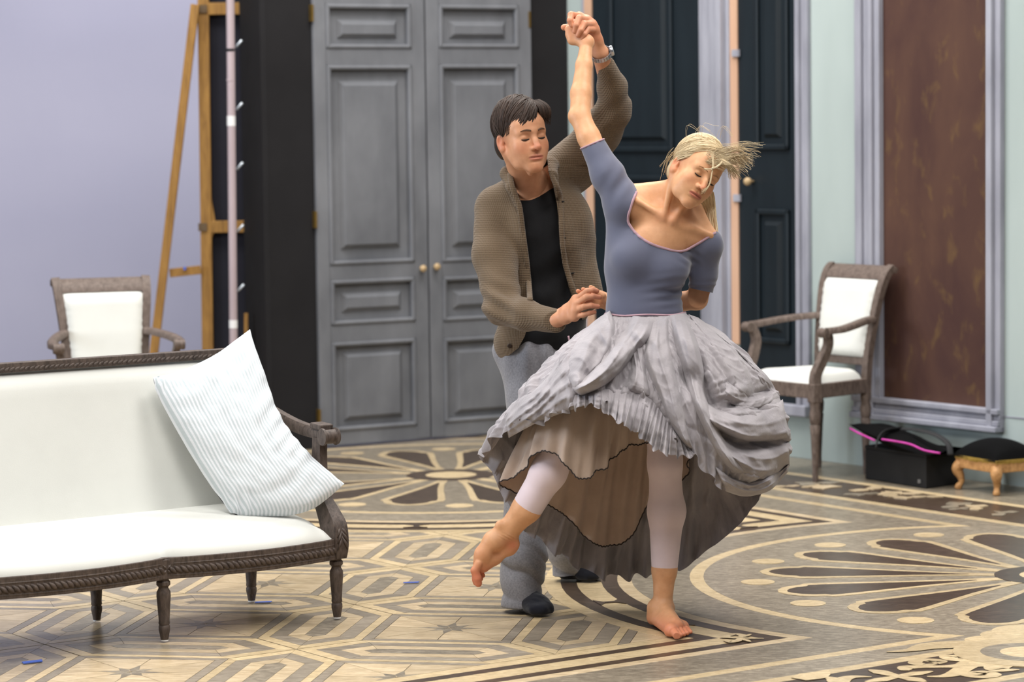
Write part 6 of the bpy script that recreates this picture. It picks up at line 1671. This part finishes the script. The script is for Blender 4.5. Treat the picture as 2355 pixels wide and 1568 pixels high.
FOLDS = [
    fold_strip([(430, 262), (385, 325), (312, 418), (235, 468), (186, 527)], [(445, 500), (400, 514), (342, 536), (287, 560), (203, 606)], 0.020, along=0.016, na=4.5, across=0.004, nc=7, seed=0.4, taper=(0.08, 0.05)),
    fold_strip([(850, 160), (905, 235), (965, 320), (1010, 410), (1020, 500)], [(885, 172), (975, 240), (1050, 325), (1090, 420), (1100, 505)], 0.010, along=0.006, na=2, across=0.005, nc=9, seed=2.0),
    fold_strip([(915, 206), (996, 270), (1078, 352), (1126, 436), (1142, 494)], [(945, 220), (1048, 306), (1132, 380), (1174, 452), (1186, 482)], 0.006, across=0.005, nc=9, seed=1.0),
    fold_strip([(985, 400), (1040, 430), (1100, 440), (1160, 425)], [(975, 470), (1040, 495), (1110, 495), (1180, 460)], 0.016, along=0.008, na=2, across=0.005, nc=6, seed=3.0),
    fold_strip([(925, 575), (990, 615), (1070, 640), (1150, 636), (1214, 620)], [(965, 675), (1030, 720), (1100, 750), (1170, 738), (1214, 706)], 0.028, along=0.012, na=2.6, across=0.003, nc=6, seed=0.7, taper=(0.1, 0.03)),
    fold_strip([(940, 700), (1000, 742), (1070, 765), (1150, 738), (1214, 694)], [(985, 798), (1040, 815), (1090, 812), (1150, 790), (1208, 728)], 0.034, along=0.010, na=2.4, seed=1.7, taper=(0.1, 0.03)),
    fold_strip([(900, 470), (960, 500), (1040, 520), (1120, 504), (1190, 466)], [(915, 540), (965, 580), (1050, 616), (1140, 618), (1214, 604)], 0.050, mode='lip', along=0.012, na=2.4, across=0.003, nc=5, seed=0.2, taper=(0.12, 0.02)),
    fold_strip([(782, 162), (800, 265), (826, 350), (852, 440), (886, 530), (940, 640), (1005, 735)], [(842, 155), (884, 258), (905, 350), (912, 440), (938, 530), (992, 630), (1070, 735)], 0.046, along=0.010, na=2.0, across=0.003, nc=10, seed=0.9, taper=(0.16, 0.12)),
    fold_strip([(716, 190), (700, 250), (690, 310), (706, 372), (742, 452), (790, 560), (842, 640)], [(782, 164), (780, 240), (794, 330), (822, 450), (842, 555), (872, 650)], 0.044, along=0.012, na=2.5, across=0.003, nc=9, seed=2.4, taper=(0.16, 0.08)),
    fold_strip([(600, 190), (618, 240), (640, 300), (640, 370), (610, 430)], [(700, 200), (690, 270), (690, 330), (706, 400), (720, 460)], 0.018, along=0.010, na=2.5, seed=1.1),
    fold_strip([(568, 146), (505, 190), (450, 250), (415, 320), (412, 390), (440, 442)], [(568, 146), (586, 200), (572, 270), (537, 330), (502, 368), (462, 425)], 0.055, across=0.010, nc=5.5, along=0.006, na=2, seed=0.3, taper=(0.10, 0.12)),
    fold_strip([(650, 164), (606, 235), (560, 306), (510, 356), (455, 396), (418, 420)], [(730, 176), (716, 240), (662, 302), (602, 374), (540, 422), (462, 458)], 0.060, along=0.014, na=2.2, across=0.003, nc=9, seed=0.6, taper=(0.16, 0.10)),
    fold_strip([(430, 452), (500, 440), (560, 430), (640, 438), (715, 466), (752, 512), (792, 572), (832, 622), (852, 642)], [(436, 508), (480, 490), (522, 494), (576, 534), (640, 574), (690, 612), (736, 650), (800, 672), (876, 672)], 0.030, mode='flap', ns=300, pleat=0.0085, npl=22, taper=(0.04, 0.04)),
]
fvv, fff = joinm([(P2, SKF)] + FOLDS)
sk = npobj('skirt', fvv, fff, M_SKIRT, wom)
# pale waist cord
obj('waist_cord', MB().tube([Vector(WCT) + Vector((0.131 * math.cos(q), -0.099 * math.sin(q), 0.003 + 0.002 * math.sin(5 * q))) for q in np.linspace(0, 2 * math.pi, 60)], 0.003, 8), M_PTRIM, wom, smooth=True)
# ---- voile petticoat with dark serged hem
PT = [(0, (1585, 1050, 9.20), (1562, 900, 9.20)), (45, (1540, 1015, 9.04), (1530, 885, 9.04)), (90, (1440, 1030, 8.99), (1460, 885, 8.99)), (115, (1387, 1076, 8.965), (1410, 895, 8.97)), (135, (1333, 1101, 8.945), (1360, 915, 8.955)),
      (150, (1292, 1058, 8.94), (1325, 905, 8.96)), (165, (1246, 1037, 8.985), (1288, 895, 9.00)), (180, (1205, 1078, 9.08), (1270, 905, 9.07)), (200, (1152, 1116, 9.20), (1255, 915, 9.15)), (220, (1238, 1150, 9.27), (1300, 935, 9.22)),
      (240, (1300, 1186, 9.32), (1350, 955, 9.27)), (258, (1355, 1242, 9.38), (1400, 985, 9.33)), (275, (1402, 1256, 9.41), (1430, 985, 9.35)), (290, (1452, 1232, 9.41), (1470, 985, 9.35)), (310, (1497, 1150, 9.38), (1515, 965, 9.33)), (335, (1562, 1120, 9.30), (1550, 935, 9.27))]
N2, T2n = 420, 70
P, a, t = sheet(PT, np.array(WCT) - [0, 0, 0.01], 0.118, 0.088, N2, T2n)
A2, T2 = np.meshgrid(a, t, indexing='ij'); P = P.reshape(-1, 3); A_, T_ = A2.ravel(), T2.ravel(); PF = sheet_faces(N2, T2n); n = vnormals(P, PF) * flip
d2 = (0.007 * np.sin(17 * A_ + 2 * np.sin(3 * A_)) + 0.005 * np.sin(31 * A_ + 3 * T_)) * (0.2 + T_) + 0.004 * nz(10 * np.cos(A_), 10 * np.sin(A_) + 6 * T_, 1.0)
d2 *= np.clip(T_ / 0.08, 0.1, 1); P3 = P + n * d2[:, None]
npobj('petticoat', P3, PF, M_VOILE, wom)
hemp = P3.reshape(N2, T2n, 3)[:, -1]
hp = [Vector(p) + Vector((0, 0, 0.002 * math.sin(i * 1.9))) for i, p in enumerate(hemp)] + [Vector(hemp[0])]
obj('serged_hem', MB().tube(hp, 0.0024, 5), M_EDGE, wom, smooth=True)

# ---- blonde hair: cap, swept-back locks, flying strands and the fall behind the neck
F = Field(hW.o - 0.16, hW.o + 0.16, 0.0028); axW = hW.ax(); s_ = hW.sc
F.ell(hW.p(0, -0.022, 0.042), np.array((0.079, 0.098, 0.082)) * s_, axW, 0); F.ell(hW.p(0, -0.06, -0.02), np.array((0.066, 0.055, 0.06)) * s_, axW, 0.02)
F.ell(hW.p(0.0, 0.105, -0.035), np.array((0.092, 0.085, 0.098)) * s_, axW, 0.008, 'sub')
for q in (-1, 1): F.ell(hW.p(q * 0.088, 0.005, -0.045), np.array((0.034, 0.045, 0.055)) * s_, axW, 0.006, 'sub')
F.ell(hW.p(0, -0.03, -0.13), np.array((0.12, 0.1, 0.075)) * s_, axW, 0.01, 'sub')
hv, hf = F.mesh()
cW, rW = np.array([0, -0.022, 0.044]), np.array([0.086, 0.104, 0.094])
paths, rads = [], []
for i in range(1100):
    u = rnd.random()
    if u < 0.62:   # from the front parting on her left, across and back to her right ear
        z0 = rnd.uniform(-0.05, 0.85); d0 = (rnd.uniform(0.2, 0.65), 0.80 - 0.45 * rnd.random(), 0.62 + 0.3 * rnd.random()); d1 = (-0.95, rnd.uniform(-0.75, 0.15), rnd.uniform(-0.35, 0.55))
    elif u < 0.85:
        d0 = (rnd.uniform(-0.3, 0.5), 0.3, 0.9); d1 = (rnd.uniform(-0.8, 0.6), -0.95, rnd.uniform(-0.6, 0.2))
    else:
        d0 = (0.55, 0.55, 0.65); d1 = (1.0, rnd.uniform(-0.7, 0.2), rnd.uniform(-0.3, 0.4))
    paths.append(epath(d0, d1, cW, rW, hW, 11, rnd.uniform(0.0, 0.05), 0.0, 0.03)); rads.append(rnd.uniform(0.0009, 0.0024))
for i in range(220):   # temple hair drawn back over the ear
    d0 = (-0.80 + rnd.uniform(-.1, .15), 0.55 + rnd.uniform(-.15, .1), rnd.uniform(-0.05, 0.35)); d1 = (-0.85, -0.45 + rnd.uniform(-.3, .2), rnd.uniform(-0.75, 0.05))
    paths.append(epath(d0, d1, cW, rW * 0.965, hW, 9, 0.02, 0.0, 0.03)); rads.append(rnd.uniform(0.0009, 0.002))
def strand(pts, r, jit=2.0):
    q = [w3(p[0] + rnd.uniform(-jit, jit), p[1] + rnd.uniform(-jit, jit), p[2]) for p in pts]
    s = spline(q, 7); ph = rnd.uniform(0, 6); am = rnd.uniform(0.0005, 0.004) * jit / 2; fq = rnd.uniform(4, 10); m_ = len(s)
    paths.append([Vector(a) + Vector((0.4, 0.2, 1)) * (am * (k / m_) * math.sin(ph + fq * k / m_)) for k, a in enumerate(s)]); rads.append(r)
for i in range(320):    # flying out to the side
    e = rnd.random(); L = rnd.uniform(0.5, 1.0)
    st = (1640 + rnd.uniform(-18, 20), 358 + rnd.uniform(-14, 18), 9.035)
    en = (st[0] + L * lerp(110, 66, e), st[1] + L * lerp(-20, 46, e) + rnd.uniform(-8, 8), 9.06 + rnd.uniform(-.05, .05))
    mid = (lerp(st[0], en[0], 0.4), lerp(st[1], en[1], 0.4) - 9 + 12 * e, 9.03); m2 = (lerp(st[0], en[0], 0.75), lerp(st[1], en[1], 0.75) - 6 + rnd.uniform(-4, 4), 9.05)
    strand([st, mid, m2, en], rnd.uniform(0.0003, 0.0008), 1.3)
for i in range(100):    # tuft dropping by the temple
    st = (1658 + rnd.uniform(-8, 6), 372 + rnd.uniform(-8, 8), 9.03); en = (1690 + rnd.uniform(-16, 16), 404 + rnd.uniform(-14, 10), 9.05)
    strand([st, (1674 + rnd.uniform(-6, 6), 378, 9.02), en], rnd.uniform(0.0005, 0.0011))
for i in range(150):   # fall behind the neck over the far shoulder
    t0 = rnd.random(); st = (lerp(1600, 1640, t0), lerp(470, 440, t0), 9.21); en = (lerp(1622, 1651, t0) + rnd.uniform(-4, 3), 545 + rnd.uniform(-14, 20), 9.235 - 0.03 * t0)
    strand([st, (lerp(1610, 1645, t0), lerp(492, 478, t0), 9.245), en], rnd.uniform(0.0016, 0.0034), 1.5)
for i in range(12):    # wisps over ear and nape
    st = (1548 + rnd.uniform(-6, 14), 350 + rnd.uniform(-10, 12), 9.14); strand([st, (st[0] - 14, st[1] + rnd.uniform(0, 20), 9.16), (st[0] - 22 + rnd.uniform(-14, 6), st[1] + rnd.uniform(20, 62), 9.18)], rnd.uniform(0.0004, 0.0010))
for i in range(9):    # flyaways above the crown
    st = (rnd.uniform(1575, 1660), 312 + rnd.uniform(-4, 14), 9.10); strand([st, (st[0] + rnd.uniform(4, 18), 289 + rnd.uniform(-8, 6), 9.09), (st[0] + rnd.uniform(20, 48), 296 + rnd.uniform(-8, 22), 9.08)], rnd.uniform(0.00012, 0.00025))
for i in range(16):    # lock hanging over the brow and nose
    strand([(1637 + rnd.uniform(-3, 5), 350, 9.00), (1640 + rnd.uniform(-2, 2), 378, 8.99), (1636, 405, 8.985), (1630, 428, 8.98), (1617 + rnd.uniform(-6, 4), 443 + rnd.uniform(-6, 4), 8.975)], rnd.uniform(0.0008, 0.0018), 1.0)
for i in range(8): strand([(1660, 372, 9.02), (1650, 383, 8.99), (1635, 388, 8.985), (1620, 387, 8.99)], rnd.uniform(0.0007, 0.0014), 2.0)
locks(paths, rads, 0.6, wom, M_HAIRW, extra=(hv, hf, 0.45))
